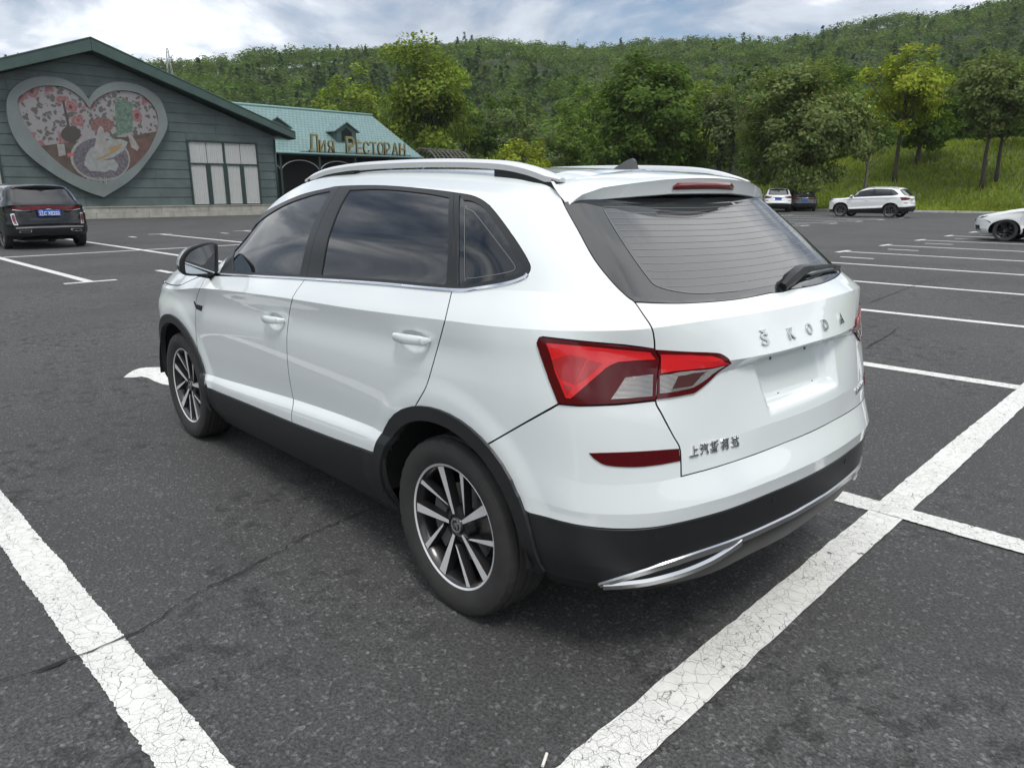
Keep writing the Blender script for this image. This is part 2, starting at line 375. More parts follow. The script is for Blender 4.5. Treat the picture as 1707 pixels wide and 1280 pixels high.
def text_mesh(txt,size,depth,m,name='letter',bevel=0.,shear=0.,xscale=1.,width=None):
    """text standing in the xz plane (reads along +x, front faces -y), centred"""
    cu=bpy.data.curves.new(name,'FONT'); cu.body=txt; cu.size=size; cu.extrude=depth/2; cu.bevel_depth=bevel; cu.align_x='CENTER'; cu.align_y='CENTER'; cu.shear=shear; cu.offset=size*(.022 if ord(txt[0])>0x3000 else .006)
    cu.resolution_u=3; cu.fill_mode='BOTH'
    ob=bpy.data.objects.new('tmp',cu); COL.objects.link(ob)
    dg=bpy.context.evaluated_depsgraph_get(); dg.update()
    me=bpy.data.meshes.new_from_object(ob.evaluated_get(dg)); bpy.data.objects.remove(ob); bpy.data.curves.remove(cu)
    me.name=name
    k=len(me.vertices); c=np.zeros(k*3); me.vertices.foreach_get('co',c); c=c.reshape(-1,3)
    sx=xscale
    if width and k: sx=width/max(1e-6,np.ptp(c[:,0]))
    c=np.stack([(c[:,0]-(c[:,0].max()+c[:,0].min())/2)*sx,-c[:,2],c[:,1]-(c[:,1].max()+c[:,1].min())/2],-1) if k else c
    me.vertices.foreach_set('co',c.ravel()); me.materials.clear(); me.materials.append(m); me.update(); return me
def smooth_pts(p,n=6,closed=False):
    p=np.asarray(p,float); k=len(p); out=[]
    rng=range(k if closed else k-1)
    for i in rng:
        a=p[(i-1)%k] if closed or i>0 else 2*p[0]-p[1]; b=p[i]; c=p[(i+1)%k]; d=p[(i+2)%k] if closed or i+2<k else 2*p[-1]-p[-2]
        for j in range(n):
            t=j/n; out.append(.5*((2*b)+(-a+c)*t+(2*a-5*b+4*c-d)*t*t+(-a+3*b-3*c+d)*t**3))
    if not closed: out.append(p[-1])
    return np.array(out)
# ---------- car park ----------
PSI=math.radians(2.98); CP,SP=math.cos(PSI),math.sin(PSI)
def SN(s,n,z=0.): return (s*CP-n*SP,s*SP+n*CP,z)
def to_sn(P): return P[0]*CP+P[1]*SP,-P[0]*SP+P[1]*CP
def N_(t,ty,**k):
    n=t.nodes.new(ty)
    for a,b in k.items(): setattr(n,a,b)
    return n
def asphalt():
    m=bpy.data.materials.new('asphalt'); m.use_nodes=True; t=m.node_tree; b=t.nodes['Principled BSDF']; L=t.links.new
    tc=N_(t,'ShaderNodeTexCoord')
    def noise(sc,det=4,ro=.55,dist=0.):
        n=N_(t,'ShaderNodeTexNoise'); n.inputs['Scale'].default_value=sc; n.inputs['Detail'].default_value=det; n.inputs['Roughness'].default_value=ro; n.inputs['Distortion'].default_value=dist; L(tc.outputs['Object'],n.inputs['Vector']); return n.outputs['Fac']
    def ramp(f,a,b_,c0=0.,c1=1.):
        r=N_(t,'ShaderNodeMapRange'); r.interpolation_type='SMOOTHSTEP'; r.inputs[1].default_value=a; r.inputs[2].default_value=b_; r.inputs[3].default_value=c0; r.inputs[4].default_value=c1; L(f,r.inputs[0]); return r.outputs[0]
    def mul(a,b_):
        r=N_(t,'ShaderNodeMath',operation='MULTIPLY'); L(a,r.inputs[0]); L(b_,r.inputs[1]) if not isinstance(b_,float) else setattr(r.inputs[1],'default_value',b_); return r.outputs[0]
    big=ramp(noise(.55,3,.5,.4),.35,.65,.90,1.08)         # worn / fresh areas
    msk=ramp(noise(.8,3,.5),.40,.60); md0=ramp(noise(8.5,8,.76,.25),.41,.50,.55,1.06)
    mxm=N_(t,'ShaderNodeMix',data_type='FLOAT'); mxm.inputs[2].default_value=.98; L(msk,mxm.inputs[0]); L(md0,mxm.inputs[3]); mid=mxm.outputs[0]     # dark binder patches, in places
    grit=ramp(noise(95,5,.8),.34,.68,.42,1.65)
    v=N_(t,'ShaderNodeTexVoronoi'); v.inputs['Scale'].default_value=82; L(tc.outputs['Object'],v.inputs['Vector'])
    stone=ramp(v.outputs['Color'],.70,.92,.88,1.8)
    fac=mul(mul(big,mid),mul(grit,stone))
    vm=N_(t,'ShaderNodeVectorMath',operation='SCALE'); vm.inputs[0].default_value=(.074,.0735,.073); L(fac,vm.inputs['Scale']); L(vm.outputs[0],b.inputs['Base Color'])
    b.inputs['Roughness'].default_value=.78; b.inputs['Specular IOR Level'].default_value=.35
    bp=N_(t,'ShaderNodeBump'); bp.inputs['Strength'].default_value=.55; bp.inputs['Distance'].default_value=.006; L(noise(190,2,.7),bp.inputs['Height'])
    bp2=N_(t,'ShaderNodeBump'); bp2.inputs['Strength'].default_value=.5; bp2.inputs['Distance'].default_value=.004; L(v.outputs['Distance'],bp2.inputs['Height']); L(bp.outputs[0],bp2.inputs['Normal']); L(bp2.outputs[0],b.inputs['Normal'])
    return m
def road_paint():
    m=bpy.data.materials.new('road_paint'); m.use_nodes=True; t=m.node_tree; b=t.nodes['Principled BSDF']; L=t.links.new
    tc=N_(t,'ShaderNodeTexCoord')
    n=N_(t,'ShaderNodeTexNoise'); n.inputs['Scale'].default_value=7; n.inputs['Detail'].default_value=5; L(tc.outputs['Object'],n.inputs['Vector'])
    sc=N_(t,'ShaderNodeVectorMath',operation='SCALE'); sc.inputs['Scale'].default_value=.11; L(n.outputs['Color'],sc.inputs[0])
    ad=N_(t,'ShaderNodeVectorMath',operation='ADD'); L(tc.outputs['Object'],ad.inputs[0]); L(sc.outputs[0],ad.inputs[1])
    def crack(scale,w0,w1):
        v=N_(t,'ShaderNodeTexVoronoi',feature='DISTANCE_TO_EDGE'); v.inputs['Scale'].default_value=scale; L(ad.outputs[0],v.inputs['Vector'])
        r=N_(t,'ShaderNodeMapRange'); r.inputs[1].default_value=w0; r.inputs[2].default_value=w1; L(v.outputs['Distance'],r.inputs[0]); return r.outputs[0]
    c1=crack(22,.0,.017); c2=crack(60,.0,.020)
    nz=N_(t,'ShaderNodeTexNoise'); nz.inputs['Scale'].default_value=3.0; nz.inputs['Detail'].default_value=3; L(tc.outputs['Object'],nz.inputs['Vector'])
    th=N_(t,'ShaderNodeMapRange'); th.inputs[1].default_value=.42; th.inputs[2].default_value=.60; L(nz.outputs['Fac'],th.inputs[0])
    mx=N_(t,'ShaderNodeMath',operation='MAXIMUM'); L(c2,mx.inputs[0]); L(th.outputs[0],mx.inputs[1])
    mi=N_(t,'ShaderNodeMath',operation='MINIMUM'); L(c1,mi.inputs[0]); L(mx.outputs[0],mi.inputs[1])
    wn=N_(t,'ShaderNodeTexNoise'); wn.inputs['Scale'].default_value=24; wn.inputs['Detail'].default_value=6; wn.inputs['Roughness'].default_value=.7; L(tc.outputs['Object'],wn.inputs['Vector'])
    wr=N_(t,'ShaderNodeMapRange'); wr.inputs[1].default_value=.31; wr.inputs[2].default_value=.37; L(wn.outputs['Fac'],wr.inputs[0])
    m2=N_(t,'ShaderNodeMath',operation='MULTIPLY'); L(mi.outputs[0],m2.inputs[0]); L(wr.outputs[0],m2.inputs[1])
    dn=N_(t,'ShaderNodeMapRange'); dn.inputs[1].default_value=.3; dn.inputs[2].default_value=.7; dn.inputs[3].default_value=.86; dn.inputs[4].default_value=1.05; L(wn.outputs['Fac'],dn.inputs[0])
    wh=N_(t,'ShaderNodeVectorMath',operation='SCALE'); wh.inputs[0].default_value=(.74,.735,.70); L(dn.outputs[0],wh.inputs['Scale'])
    mixc=N_(t,'ShaderNodeMix',data_type='RGBA'); mixc.inputs[6].default_value=(.075,.074,.072,1); L(m2.outputs[0],mixc.inputs[0]); L(wh.outputs[0],mixc.inputs[7]); L(mixc.outputs[2],b.inputs['Base Color'])
    bp=N_(t,'ShaderNodeBump'); bp.inputs['Strength'].default_value=.6; bp.inputs['Distance'].default_value=.003; L(m2.outputs[0],bp.inputs['Height']); L(bp.outputs[0],b.inputs['Normal'])
    b.inputs['Roughness'].default_value=.62; return m
ASPH=asphalt(); PAINT=road_paint()
KN=-54.6                                            # kerb line
c4=[SN(-160,KN),SN(-160,170),SN(95,170),SN(95,KN)]
lot=tag(link('car_park',mesh('car_park',c4,[(0,3,2,1)],ASPH)),None,None,kind='structure')
_rng=random.Random(4)
def stripe(s0,n0,s1,n1,w,name='parking_line',z=.004,rough=True):
    """painted bar between two ground points, with slightly ragged edges"""
    a=np.array([s0,n0]);b=np.array([s1,n1]); d=b-a; L=np.linalg.norm(d); d/=L; p=np.array([-d[1],d[0]])
    k=max(2,int(L/.011)) if rough else 2; k=min(k,900); V=[];F=[]; ph=_rng.random()*9
    for i in range(k+1):
        q=a+d*L*i/k; lf=.0022*math.sin(i*.11+ph)+.0016*math.sin(i*.043+ph*2); j=(lambda:_rng.gauss(0,.0019)+lf) if rough else (lambda:0.)
        e=q+p*(w/2+j()); f=q-p*(w/2+j()); V+=[SN(*e,z),SN(*f,z)]
    for i in range(k): F.append((2*i,2*i+1,2*i+3,2*i+2))
    return link(name,mesh(name,V,F,PAINT),lot)
DIV=[7.9,4.87,1.815,-1.137,-4.175,-7.25,-10.29,-13.3,-16.4,-19.4,-22.4,-25.4,-28.4,-31.4]
# first row (the white car's): divider lines, their end bars, the short bar in each bay and the line along the backs
def near(n): return n>-8.
for n in DIV:
    if abs(n-1.815)<.01:                         # the crack breaks this one
        stripe(-.95,n,5.30,n,.142)
    elif abs(n+1.137)<.01: stripe(-6.2,n,-.72,n,.142,z=.0075); stripe(-.72,n,5.30,n,.142)
    else: stripe(-.72,n,5.25,n,.15 if near(n) else .14,rough=near(n))
    stripe(5.28,n-.40,5.28,n+.40,.14,'bay_end_mark',z=.0075,rough=near(n))
    m_=n-1.53 if abs(n-1.815)>.01 else .34
    if n!=1.815: stripe(4.02,m_,4.74,m_,.13,'bay_short_bar',rough=near(n))
    else:                                         # worn patch of the bar in the white car's own bay
        wp=[(206,629),(213,623),(222,617.5),(232,614),(243,612.5),(262,612),(280,613),(300,616),(296,646),(282,642),(270,640),(258,635.5),(247,630),(236,627.5),(224,629),(214,629)]
        link('bay_short_bar',mesh('bay_short_bar',[tuple(ground(np.array(p,float),.004)) for p in wp],[tuple(range(len(wp)))[::-1]],PAINT),lot)
stripe(-.787,9.5,-.787,-40,.145,'bay_back_line',z=.0055)
# rows across the lane
D2=[1.72,-1.37,-4.5,-7.65,-10.75,-13.85,-16.95,-20.05,-23.15,-26.25,-29.35,-32.45,-35.55,-38.65,-41.75]
for i,n in enumerate(D2):
    stripe(11.85,n,18.42,n,.15,rough=False); stripe(18.58,n,25.75,n,.15,rough=False)
    stripe(11.85,n-.40,11.85,n+.40,.14,'bay_end_mark',z=.0075,rough=False); stripe(25.8,n-.4,25.8,n+.4,.14,'bay_end_mark',z=.0075,rough=False)
    stripe(12.3,n-1.5,13.0,n-1.5,.13,'bay_short_bar',rough=False); stripe(24.4,n-1.85,25.0,n-1.85,.13,'bay_short_bar',rough=False)
stripe(18.5,3.5,18.5,-43,.15,'bay_back_line',z=.0055,rough=False)
# cracks in the asphalt
CRK=mat('crack_dark',(.012,.012,.012),.9)
def crack(px,w,seed,name='crack',z=.0085):
    r=random.Random(seed); P=[np.array(to_sn(ground(np.array(p,float)))) for p in px]; pts=[]
    for a,b in zip(P[:-1],P[1:]):
        L=np.linalg.norm(b-a); k=max(2,int(L/.03)); d=(b-a)/L; q=np.array([-d[1],d[0]])
        for i in range(k): pts.append(a+(b-a)*i/k+q*r.gauss(0,.006))
    pts.append(P[-1]); V=[];F=[]
    for i,p in enumerate(pts):
        d=pts[min(i+1,len(pts)-1)]-pts[max(i-1,0)]; d=d/(np.linalg.norm(d)+1e-9); q=np.array([-d[1],d[0]]); ww=w*(.25+r.random()**2*1.3)*min(1,(i+1)/4,(len(pts)-i)/4)
        V+=[SN(*(p+q*ww),z),SN(*(p-q*ww),z)]
    for i in range(len(pts)-1): F.append((2*i,2*i+1,2*i+3,2*i+2))
    link(name,mesh(name,V,F,CRK),lot)
crack([(0,1140),(70,1118),(136,1092),(170,1080),(205,1066),(245,1047),(300,1008)],.0085,1)
crack([(300,1008),(340,985),(400,955),(450,928),(510,895),(560,873),(600,858),(640,843)],.0032,2)
crack([(1445,580),(1480,560),(1500,545)],.006,3); crack([(1450,505),(1490,490),(1540,470),(1610,462)],.006,4)
# cigarette end by the near line
p=ground(np.array((908.,1270.))); mb=MB(); mb.tube([(p[0]-.012,p[1]+.02,.008),(p[0]+.012,p[1]-.02,.008)],.0042,8)
tag(mb.build('cigarette_end',mat('cig_white',(.75,.72,.66),.8),smooth=40),'tiny white cigarette end lying beside the near painted line','cigarette end')
# loose grit and bits on the tarmac
def grit():
    rng=np.random.default_rng(8); k=2600; a=rng.uniform(-math.pi,math.pi,k); r=.6+rng.random(k)**.7*7.; x=CAMP[0]+r*np.cos(a); y=CAMP[1]+r*np.sin(a); sz=.0012+.0032*rng.random(k)**3
    B=np.array([(1,0,0),(-.5,.87,0),(-.5,-.87,0),(0,0,1.1)]); V=(B[None]*sz[:,None,None]*(.7+.6*rng.random((k,4,1)))); V[:,:,0]+=x[:,None]; V[:,:,1]+=y[:,None]
    F=(np.array([(0,1,3),(1,2,3),(2,0,3)])[None]+4*np.arange(k)[:,None,None]).reshape(-1,3)
    tag(link('grit',mesh('grit',V.reshape(-1,3),F,mat('grit',(.20,.19,.175),.9,noise=(40,.6)))),'loose pale grit scattered on the tarmac','grit',kind='stuff')
grit()
# kerb of pale stones along the grass
kb=tag(empty('kerb'),None,None,kind='structure'); KM=mat('kerb_stone',(.42,.41,.38),.85,noise=(6,.2))
mb=MB(); mb.box((-.492,-.09,-.1),(.492,.09,.13)); KMES=mb.build('kerb_stone',KM,kb,bevel=.015)
for i,s in enumerate(np.arange(2.,60.,1.0)):
    o=KMES if i==0 else link('kerb_stone',KMES.data,kb); o.location=SN(s,KN-.06,0); o.rotation_euler=(0,0,PSI+_rng.gauss(0,.004))
# ---------- land, hills ----------
def elev(az):
    """skyline slope seen from the car park, per compass direction (degrees, 0 = +x, negative to the right)"""
    tab=[(-180,.10),(-150,.12),(-125,.19),(-105,.235),(-90,.232),(-80,.212),(-75,.194),(-73,.189),(-70.3,.182),(-66.6,.181),(-64.8,.177),(-61,.171),(-55.8,.171),(-50.8,.172),(-44.4,.1755),(-35.7,.176),(-29,.167),(-24.5,.154),(-20.6,.144),(-17,.141),(-9,.124),(5,.115),(20,.11),(60,.11),(100,.13),(140,.11),(180,.10)]
    a=np.array([t[0] for t in tab]);b=np.array([t[1] for t in tab]); return np.interp(az,a,b)
def terrain(x,y):
    dx,dy=x-CAMP[0],y-CAMP[1]; r=np.hypot(dx,dy); az=np.degrees(np.arctan2(dy,dx))
    R=540+50*np.sin(np.radians(az*3)); crest=elev(az)*R+1.45-8.5
    t=np.clip((r-128)/(R-128),0,1.6); hill=crest*np.where(t<1,(t*t*(3-2*t))*.55+t*.45,1-.35*np.maximum(t-1,0)**1.2)
    hill+=sm(0,.4,t)*3.2*np.sin(x*.035+1.3)*np.cos(y*.042+.5)
    s=x*CP+y*SP; n=-x*SP+y*CP; d=KN-n
    bank=(5.8*sm(3,27,d)+.16)*(.32+.68*(1-sm(20,46,s)))*sm(0,1.,d)
    bank2=1.2*sm(98,120,s)
    return np.maximum(np.maximum(np.where(d>0,bank,0),bank2),np.where(r>128,hill,-1))-.02*(d>0)
GRASSM=mat('grass_land',(.070,.100,.030),.9,noise=(.35,.35),bump=(6,.6,.12))
ra=np.concatenate([np.arange(40,124,1.6),np.arange(124,620,9.),np.array([640,680,740,820,900])]); aa=np.radians(np.concatenate([np.arange(-180,-100,4.),np.arange(-100,-8,.8),np.arange(-8,180.1,4.)]))
RR,AA=np.meshgrid(ra,aa); X=CAMP[0]+RR*np.cos(AA); Y=CAMP[1]+RR*np.sin(AA); Zt=terrain(X,Y)
s_=X*CP+Y*SP; n_=-X*SP+Y*CP
flat=(n_>KN-.02)&(s_<98)&(s_>-158)&(n_<168); Zt=np.where(flat,-.45,Zt)
na,nr=RR.shape; idx=np.arange(na*nr).reshape(na,nr)
Q=np.stack([idx[:-1,:-1],idx[:-1,1:],idx[1:,1:],idx[1:,:-1]],-1).reshape(-1,4)
keep=~(flat[:-1,:-1]&flat[:-1,1:]&flat[1:,1:]&flat[1:,:-1]).reshape(-1)
FLOORM=mat('forest_floor',(.040,.060,.018),.95,noise=(.2,.4),bump=(2,.6,.2))
dq=(KN-n_).reshape(-1)[Q[keep]].mean(1); rq=RR.reshape(-1)[Q[keep]].mean(1)
tag(link('hillside',mesh('hillside',np.stack([X,Y,Zt],-1).reshape(-1,3),Q[keep],None,True,[GRASSM,FLOORM],[1 if (d_>27 or r_>120 or d_<0) else 0 for d_,r_ in zip(dq,rq)])),None,None,kind='structure')
L_=3000.; tag(link('ground',mesh('ground',[(-L_,-L_,-.6),(L_,-L_,-.6),(L_,L_,-.6),(-L_,L_,-.6)],[(0,1,2,3)],GRASSM)),None,None,kind='structure')
# ---------- foliage ----------
def leaf_mat(name,trans=.36):
    m=bpy.data.materials.new(name); m.use_nodes=True; t=m.node_tree; b=t.nodes['Principled BSDF']; L=t.links.new
    at=N_(t,'ShaderNodeAttribute'); at.attribute_name='leafcol'
    L(at.outputs['Color'],b.inputs['Base Color']); b.inputs['Roughness'].default_value=.8; b.inputs['Specular IOR Level'].default_value=.12
    tr=N_(t,'ShaderNodeBsdfTranslucent'); sc=N_(t,'ShaderNodeVectorMath',operation='MULTIPLY'); sc.inputs[1].default_value=(1.25,1.3,.7); L(at.outputs['Color'],sc.inputs[0]); L(sc.outputs[0],tr.inputs['Color'])
    mx=N_(t,'ShaderNodeMixShader'); mx.inputs[0].default_value=trans; L(b.outputs[0],mx.inputs[1]); L(tr.outputs[0],mx.inputs[2]); L(mx.outputs[0],t.nodes['Material Output'].inputs['Surface']); return m
LEAFM=leaf_mat('leaves')
def fast_mesh(name,V,F,m,cols=None):
    """V (n,3), F (k,q) arrays of equal-sized faces, cols (k,3) per face"""
    me=bpy.data.meshes.new(name); k,q=F.shape
    me.vertices.add(len(V)); me.vertices.foreach_set('co',np.asarray(V,np.float32).ravel())
    me.loops.add(k*q); me.loops.foreach_set('vertex_index',np.asarray(F,np.int32).ravel())
    me.polygons.add(k); me.polygons.foreach_set('loop_start',np.arange(0,k*q,q,dtype=np.int32))
    me.update(calc_edges=True); me.materials.append(m)
    if cols is not None:
        a=me.attributes.new('leafcol','FLOAT_COLOR','FACE'); a.data.foreach_set('color',np.concatenate([cols,np.ones((k,1))],1).astype(np.float32).ravel())
    return me
def leaf_quads(C,size,rng,up=.35,aspect=.62,centre=None,outw=.6):
    """rhombic leaf sprays at points C"""
    k=len(C); d=rng.normal(size=(k,3)); 
    if centre is not None: 
        o=C-centre; o/=np.linalg.norm(o,axis=1,keepdims=True)+1e-6; d=d*(1-outw)*.8+o*outw
    d[:,2]+=up; d/=np.linalg.norm(d,axis=1,keepdims=True)+1e-9          # face normal
    a=np.cross(d,rng.normal(size=(k,3))); a/=np.linalg.norm(a,axis=1,keepdims=True)+1e-9; b=np.cross(d,a)
    s=(size*(.6+.8*rng.random(k)))[:,None] if np.isscalar(size) else size[:,None]
    P=np.stack([C+a*s,C+b*s*aspect+a*s*.15,C-a*s,C-b*s*aspect+a*s*.15],1).reshape(-1,3)
    F=np.arange(4*k).reshape(k,4); return P,F
def crown_points(rng,centres,radii,per,flat=.75):
    out=[]
    for c,r in zip(centres,radii):
        k=int(per*(r**2)); v=rng.normal(size=(k,3)); v/=np.linalg.norm(v,axis=1,keepdims=True); v*=(rng.random(k)**.45)[:,None]*r; v[:,2]*=flat
        out.append(c+v)
    return np.concatenate(out)
BARK=mat('bark',(.055,.046,.038),.95,noise=(9,.35),bump=(30,.6,.03)); BARKL=mat('pale_bark',(.12,.11,.095),.95,noise=(9,.3),bump=(30,.6,.03))
def make_tree(base,h,w,seed,col,label,crown_lo=.28,n_cl=46,leaf=.30,per=46,trunk=.16,lean=(0,0),bark=None,shape='round',stems=1,group=None,name='broadleaf_tree',colvar=.22,cat='tree'):
    rng=np.random.default_rng(seed); t=empty(name,base,0); tag(t,label,cat,group)
    rx=w/2; z0=h*crown_lo; rz=(h-z0)/2; cz=z0+rz
    # cluster centres fill an uneven ellipsoid
    cen=[];rad=[]
    lob=rng.normal(size=(5,3)); lob/=np.linalg.norm(lob,axis=1,keepdims=True)
    while len(cen)<n_cl:
        v=rng.normal(size=3); v/=np.linalg.norm(v); rr=rng.random()**.42
        bulge=1+.22*np.max(lob@v)-.16*np.max(-(lob@v)*rng.random(5))
        q=v*rr*bulge
        if shape=='cone': q[:2]*=(1-.8*(q[2]+1)/2)*1.25
        if shape=='vase': q[:2]*=.55+.45*(q[2]+1)/2*1.25
        if shape=='tall': q[:2]*=.9
        cen.append((lean[0]*(q[2]+1)/2*h+q[0]*rx*.86,lean[1]*(q[2]+1)/2*h+q[1]*rx*.86,cz+q[2]*rz*.88)); rad.append(w*(.085+.085*rng.random())*(1.25-.4*rr))
    cen=np.array(cen);rad=np.array(rad)
    P=crown_points(rng,cen,rad,per/ (leaf/.30)**1.6); cc=np.array([lean[0]*h*.5,lean[1]*h*.5,cz-.2*rz])
    V,F=leaf_quads(P,leaf,rng,centre=cc)
    # leaf colour: each spray its own tone (young pale tips, old dark leaves), clumps differ a little
    ck=rng.random(len(cen)); near_c=np.argmin(((P[:,None,:]-cen[None])**2).sum(2),1) if len(P)*len(cen)<3e6 else rng.integers(0,len(cen),len(P))
    tone=(1+colvar*(ck[near_c]-.5)*1.6+colvar*rng.normal(size=len(P))*.8)[:,None]
    cols=np.clip(np.array(col)[None]*tone*(1+rng.normal(size=(len(P),3))*.06),.004,.6)
    link('crown',fast_mesh('crown',V,F,LEAFM,cols),t)
    mb=MB(); r0=trunk
    for q in range(stems):
        off=np.array([rng.normal()*.25*(stems>1),rng.normal()*.25*(stems>1),0]); top=np.array([lean[0]*h*.6,lean[1]*h*.6,z0+rz*1.1])+off*3
        pts=[off+np.array([0,0,-.3])]+[off+(top-off)*k+np.array([rng.normal()*.10,rng.normal()*.10,0])*h*.02*(k>0) for k in (.15,.35,.55,.78,1.)]
        rr=[r0*1.35,r0*1.05,r0*.9,r0*.72,r0*.5,r0*.22]
        mb.tube(pts,rr,8)
        for j in rng.choice(len(cen),min(len(cen),16//stems+3),replace=False):
            k=.32+.6*rng.random(); st=np.array(pts[1])*(1-k)+np.array(pts[-1])*k; en=cen[j]
            if en[2]<st[2]-.2*h: continue
            mid=(st+en)/2+np.array([0,0,-.06*np.linalg.norm(en-st)])+rng.normal(size=3)*.12
            mb.tube([st,mid,en],[r0*.42*(1.1-k*.6),r0*.26,r0*.09],5,caps=False)
    mb.build('trunk',bark or BARK,t,smooth=True)
    return t
def tree_at(px_base,px_top_y,px_w,depth,**k):
    """stand a tree at photo column px (base pixel x), a given distance along the view axis; its size follows from the pixels it covers"""
    x,_=px_base; d=px_ray(np.array([x,330.])); q=CAMP+d*depth; z=float(terrain(q[0],q[1])); z=max(z,0.)
    top=CAMP[2]+(px_ray(np.array([x,px_top_y]))*depth)[2]; h=top-z; w=px_w/FPX*depth
    return make_tree((q[0],q[1],z),h,w,**k)
# ---------- buildings ----------
def on_s(px,s):
    d=px_ray(np.array(px,float)); k=np.array([CP,SP,0]); t=(s-CAMP@k)/(d@k); P=CAMP+t*d; return -P[0]*SP+P[1]*CP,P[2]
SID=mat('green_siding',(.085,.112,.110),.62,noise=(.9,.22),bump=(14,.25,.01)); FAS=mat('green_fascia',(.052,.092,.080),.5,noise=(1.2,.15)); FASD=mat('dark_green_frame',(.022,.045,.04),.45)
STONE=mat('pale_stone',(.36,.35,.31),.9,noise=(2.2,.22),bump=(9,.5,.02)); CURT=mat('white_curtain',(.74,.75,.73),.9); INNER=mat('room_dark',(.02,.022,.022),.9)
def thin_glass(name,tint=.85,refl=.22):
    m=bpy.data.materials.new(name); m.use_nodes=True; t=m.node_tree; L=t.links.new; b=t.nodes['Principled BSDF']
    b.inputs['Base Color'].default_value=(.02,.025,.03,1); b.inputs['Roughness'].default_value=.03; b.inputs['IOR'].default_value=1.5
    tr=N_(t,'ShaderNodeBsdfTransparent'); tr.inputs['Color'].default_value=(tint,tint,tint,1); mx=N_(t,'ShaderNodeMixShader'); mx.inputs[0].default_value=refl
    L(tr.outputs[0],mx.inputs[1]); L(b.outputs[0],mx.inputs[2]); L(mx.outputs[0],t.nodes['Material Output'].inputs['Surface']); return m
WGL=thin_glass('window_glass',.97,.10)
SW=44.6; NP=-11.8
HALL=empty('gabled_hall',SN(SW,NP,0),PSI); tag(HALL,'green board clad gabled hall with a giant heart picture on its front','building')
def LN_(n,z,d=0.): return (d,n-NP,z)          # local point on the front wall; d<0 is towards the car park
NL,NR=-1.2,-22.4; ZB=.62; ZE=4.95; ZP=8.75
def roofz(n): return ZP-(ZP-ZE)*abs(n-NP)/abs(NR-NP)
mb=MB(); mb.prism([(NL,.0),(NR,.0),(NR,ZE),(NP,ZP),(NL,ZE)],lambda a,b,d:LN_(a,b,d),.03,.14); core=mb.build('wall_core',mat('wall_core',(.03,.05,.048),.9),HALL)
mb=MB(); mb.prism([(NL,.0),(NL,ZE),(NP,ZP),(NR,ZE),(NR,.0)],lambda a,b,d:LN_(a,b,d),17.8,18.); mb.box((.14,NR-NP,0),(18,NR-NP+.14,ZE)); mb.box((.14,NL-NP-.14,0),(18,NL-NP,ZE)); mb.build('rear_wall',SID,HALL)
WIN=[(-16.71,-21.02),(-2.58,-6.89)]; WZ0,WZ1=.71,4.40
r=random.Random(9); z=ZB; row=0; BH=.535
while z<ZP-.2:
    z1=z+BH
    hw=lambda zz: abs(NR-NP)*min(1.,(ZP-zz)/(ZP-ZE))-.02
    a0,a1=hw(z),hw(min(z1,ZP-.02))
    segs=[(-a0,a0)]
    if z<WZ1-.02:
        cuts=sorted([(-(max(w)-NP)-.10,-(min(w)-NP)+.10) for w in WIN]); segs=[];cur=-a0
        for c0,c1 in cuts: segs.append((cur,c0)); cur=c1
        segs.append((cur,a0))
        if z1>WZ1+.10:
            for c0,c1 in cuts:
                mb=MB(); mb.box((-.040,-c1,WZ1+.104),(.03,-c0,z1-.006)); mb.build('siding_board',SID,HALL)
    for (u0,u1) in segs:
        js=[u0]; q=u0+2.2+r.random()*4
        while q<u1-1.2: js.append(q); q+=4.2+r.random()*2.5
        js.append(u1)
        for k in range(len(js)-1):
            p0,p1=js[k]+.006,js[k+1]-.006; t0=max(p0,-a1) if js[k]==-a0 else p0; t1=min(p1,a1) if js[k+1]==a0 else p1
            if t1-t0<.05: continue
            y=lambda u:-u
            V=[(-.045,y(p0),z+.008),(-.045,y(p1),z+.008),(-.018,y(t1),z1-.006),(-.018,y(t0),z1-.006),(.03,y(p0),z+.008),(.03,y(p1),z+.008),(.03,y(t1),z1-.006),(.03,y(t0),z1-.006)]
            link('siding_board',mesh('siding_board',V,[(0,1,2,3),(4,7,6,5),(0,4,5,1),(1,5,6,2),(2,6,7,3),(3,7,4,0)],SID),HALL)
    z=z1; row+=1
# stone plinth
for i in range(15):
    n0=NL-i*1.415; n1=n0-1.405
    for j,(za,zb) in enumerate(((0,.30),(.306,.61))):
        o=.7*j; mb=MB(); mb.box((-.16,n1-NP+o*(i>0),za),(.03,n0-NP+o*(i>0)-.008,zb)); mb.build('plinth_stone',STONE,HALL)
mb=MB(); mb.box((-.20,NR-NP-.05,.612),(.028,NL-NP+.05,.66)); mb.build('plinth_cap',STONE,HALL)
# roof slabs + fascia
OV=1.0; sl=(ZP-ZE)/abs(NR-NP)
for sg in (1,-1):
    e=abs(NR-NP)+OV
    f=lambda a,b,d:(d,sg*a,b)
    top=lambda a:ZP+.62-sl*a*1.0
    mb=MB(); mb.prism([(0,top(0)-.10),(e,top(e)-.10),(e,top(e)),(0,top(0))],f,-.85,18.5); mb.build('roof_slab',mat('roof_dark_green',(.035,.075,.062),.45),HALL)
    mb=MB(); mb.prism([(0.01,top(0)-.62),(e+.02,top(e)-.42),(e+.02,top(e)-.02),(0.01,top(0)-.02)],f,-.93,-.855); mb.build('fascia_board',FAS,HALL)
    mb=MB(); mb.prism([(0.0,top(0)-.64),(e,top(e)-.45),(e,top(e)-.40),(0.0,top(0)-.59)],f,-.85,.0); mb.build('soffit',FASD,HALL)
    mb=MB(); mb.prism([(0,top(0)+.003),(e,top(e)+.003),(e,top(e)+.045),(0,top(0)+.045)],f,-.97,-.80); mb.build('roof_edge_cap',mat('cap_green',(.10,.16,.145),.4),HALL)
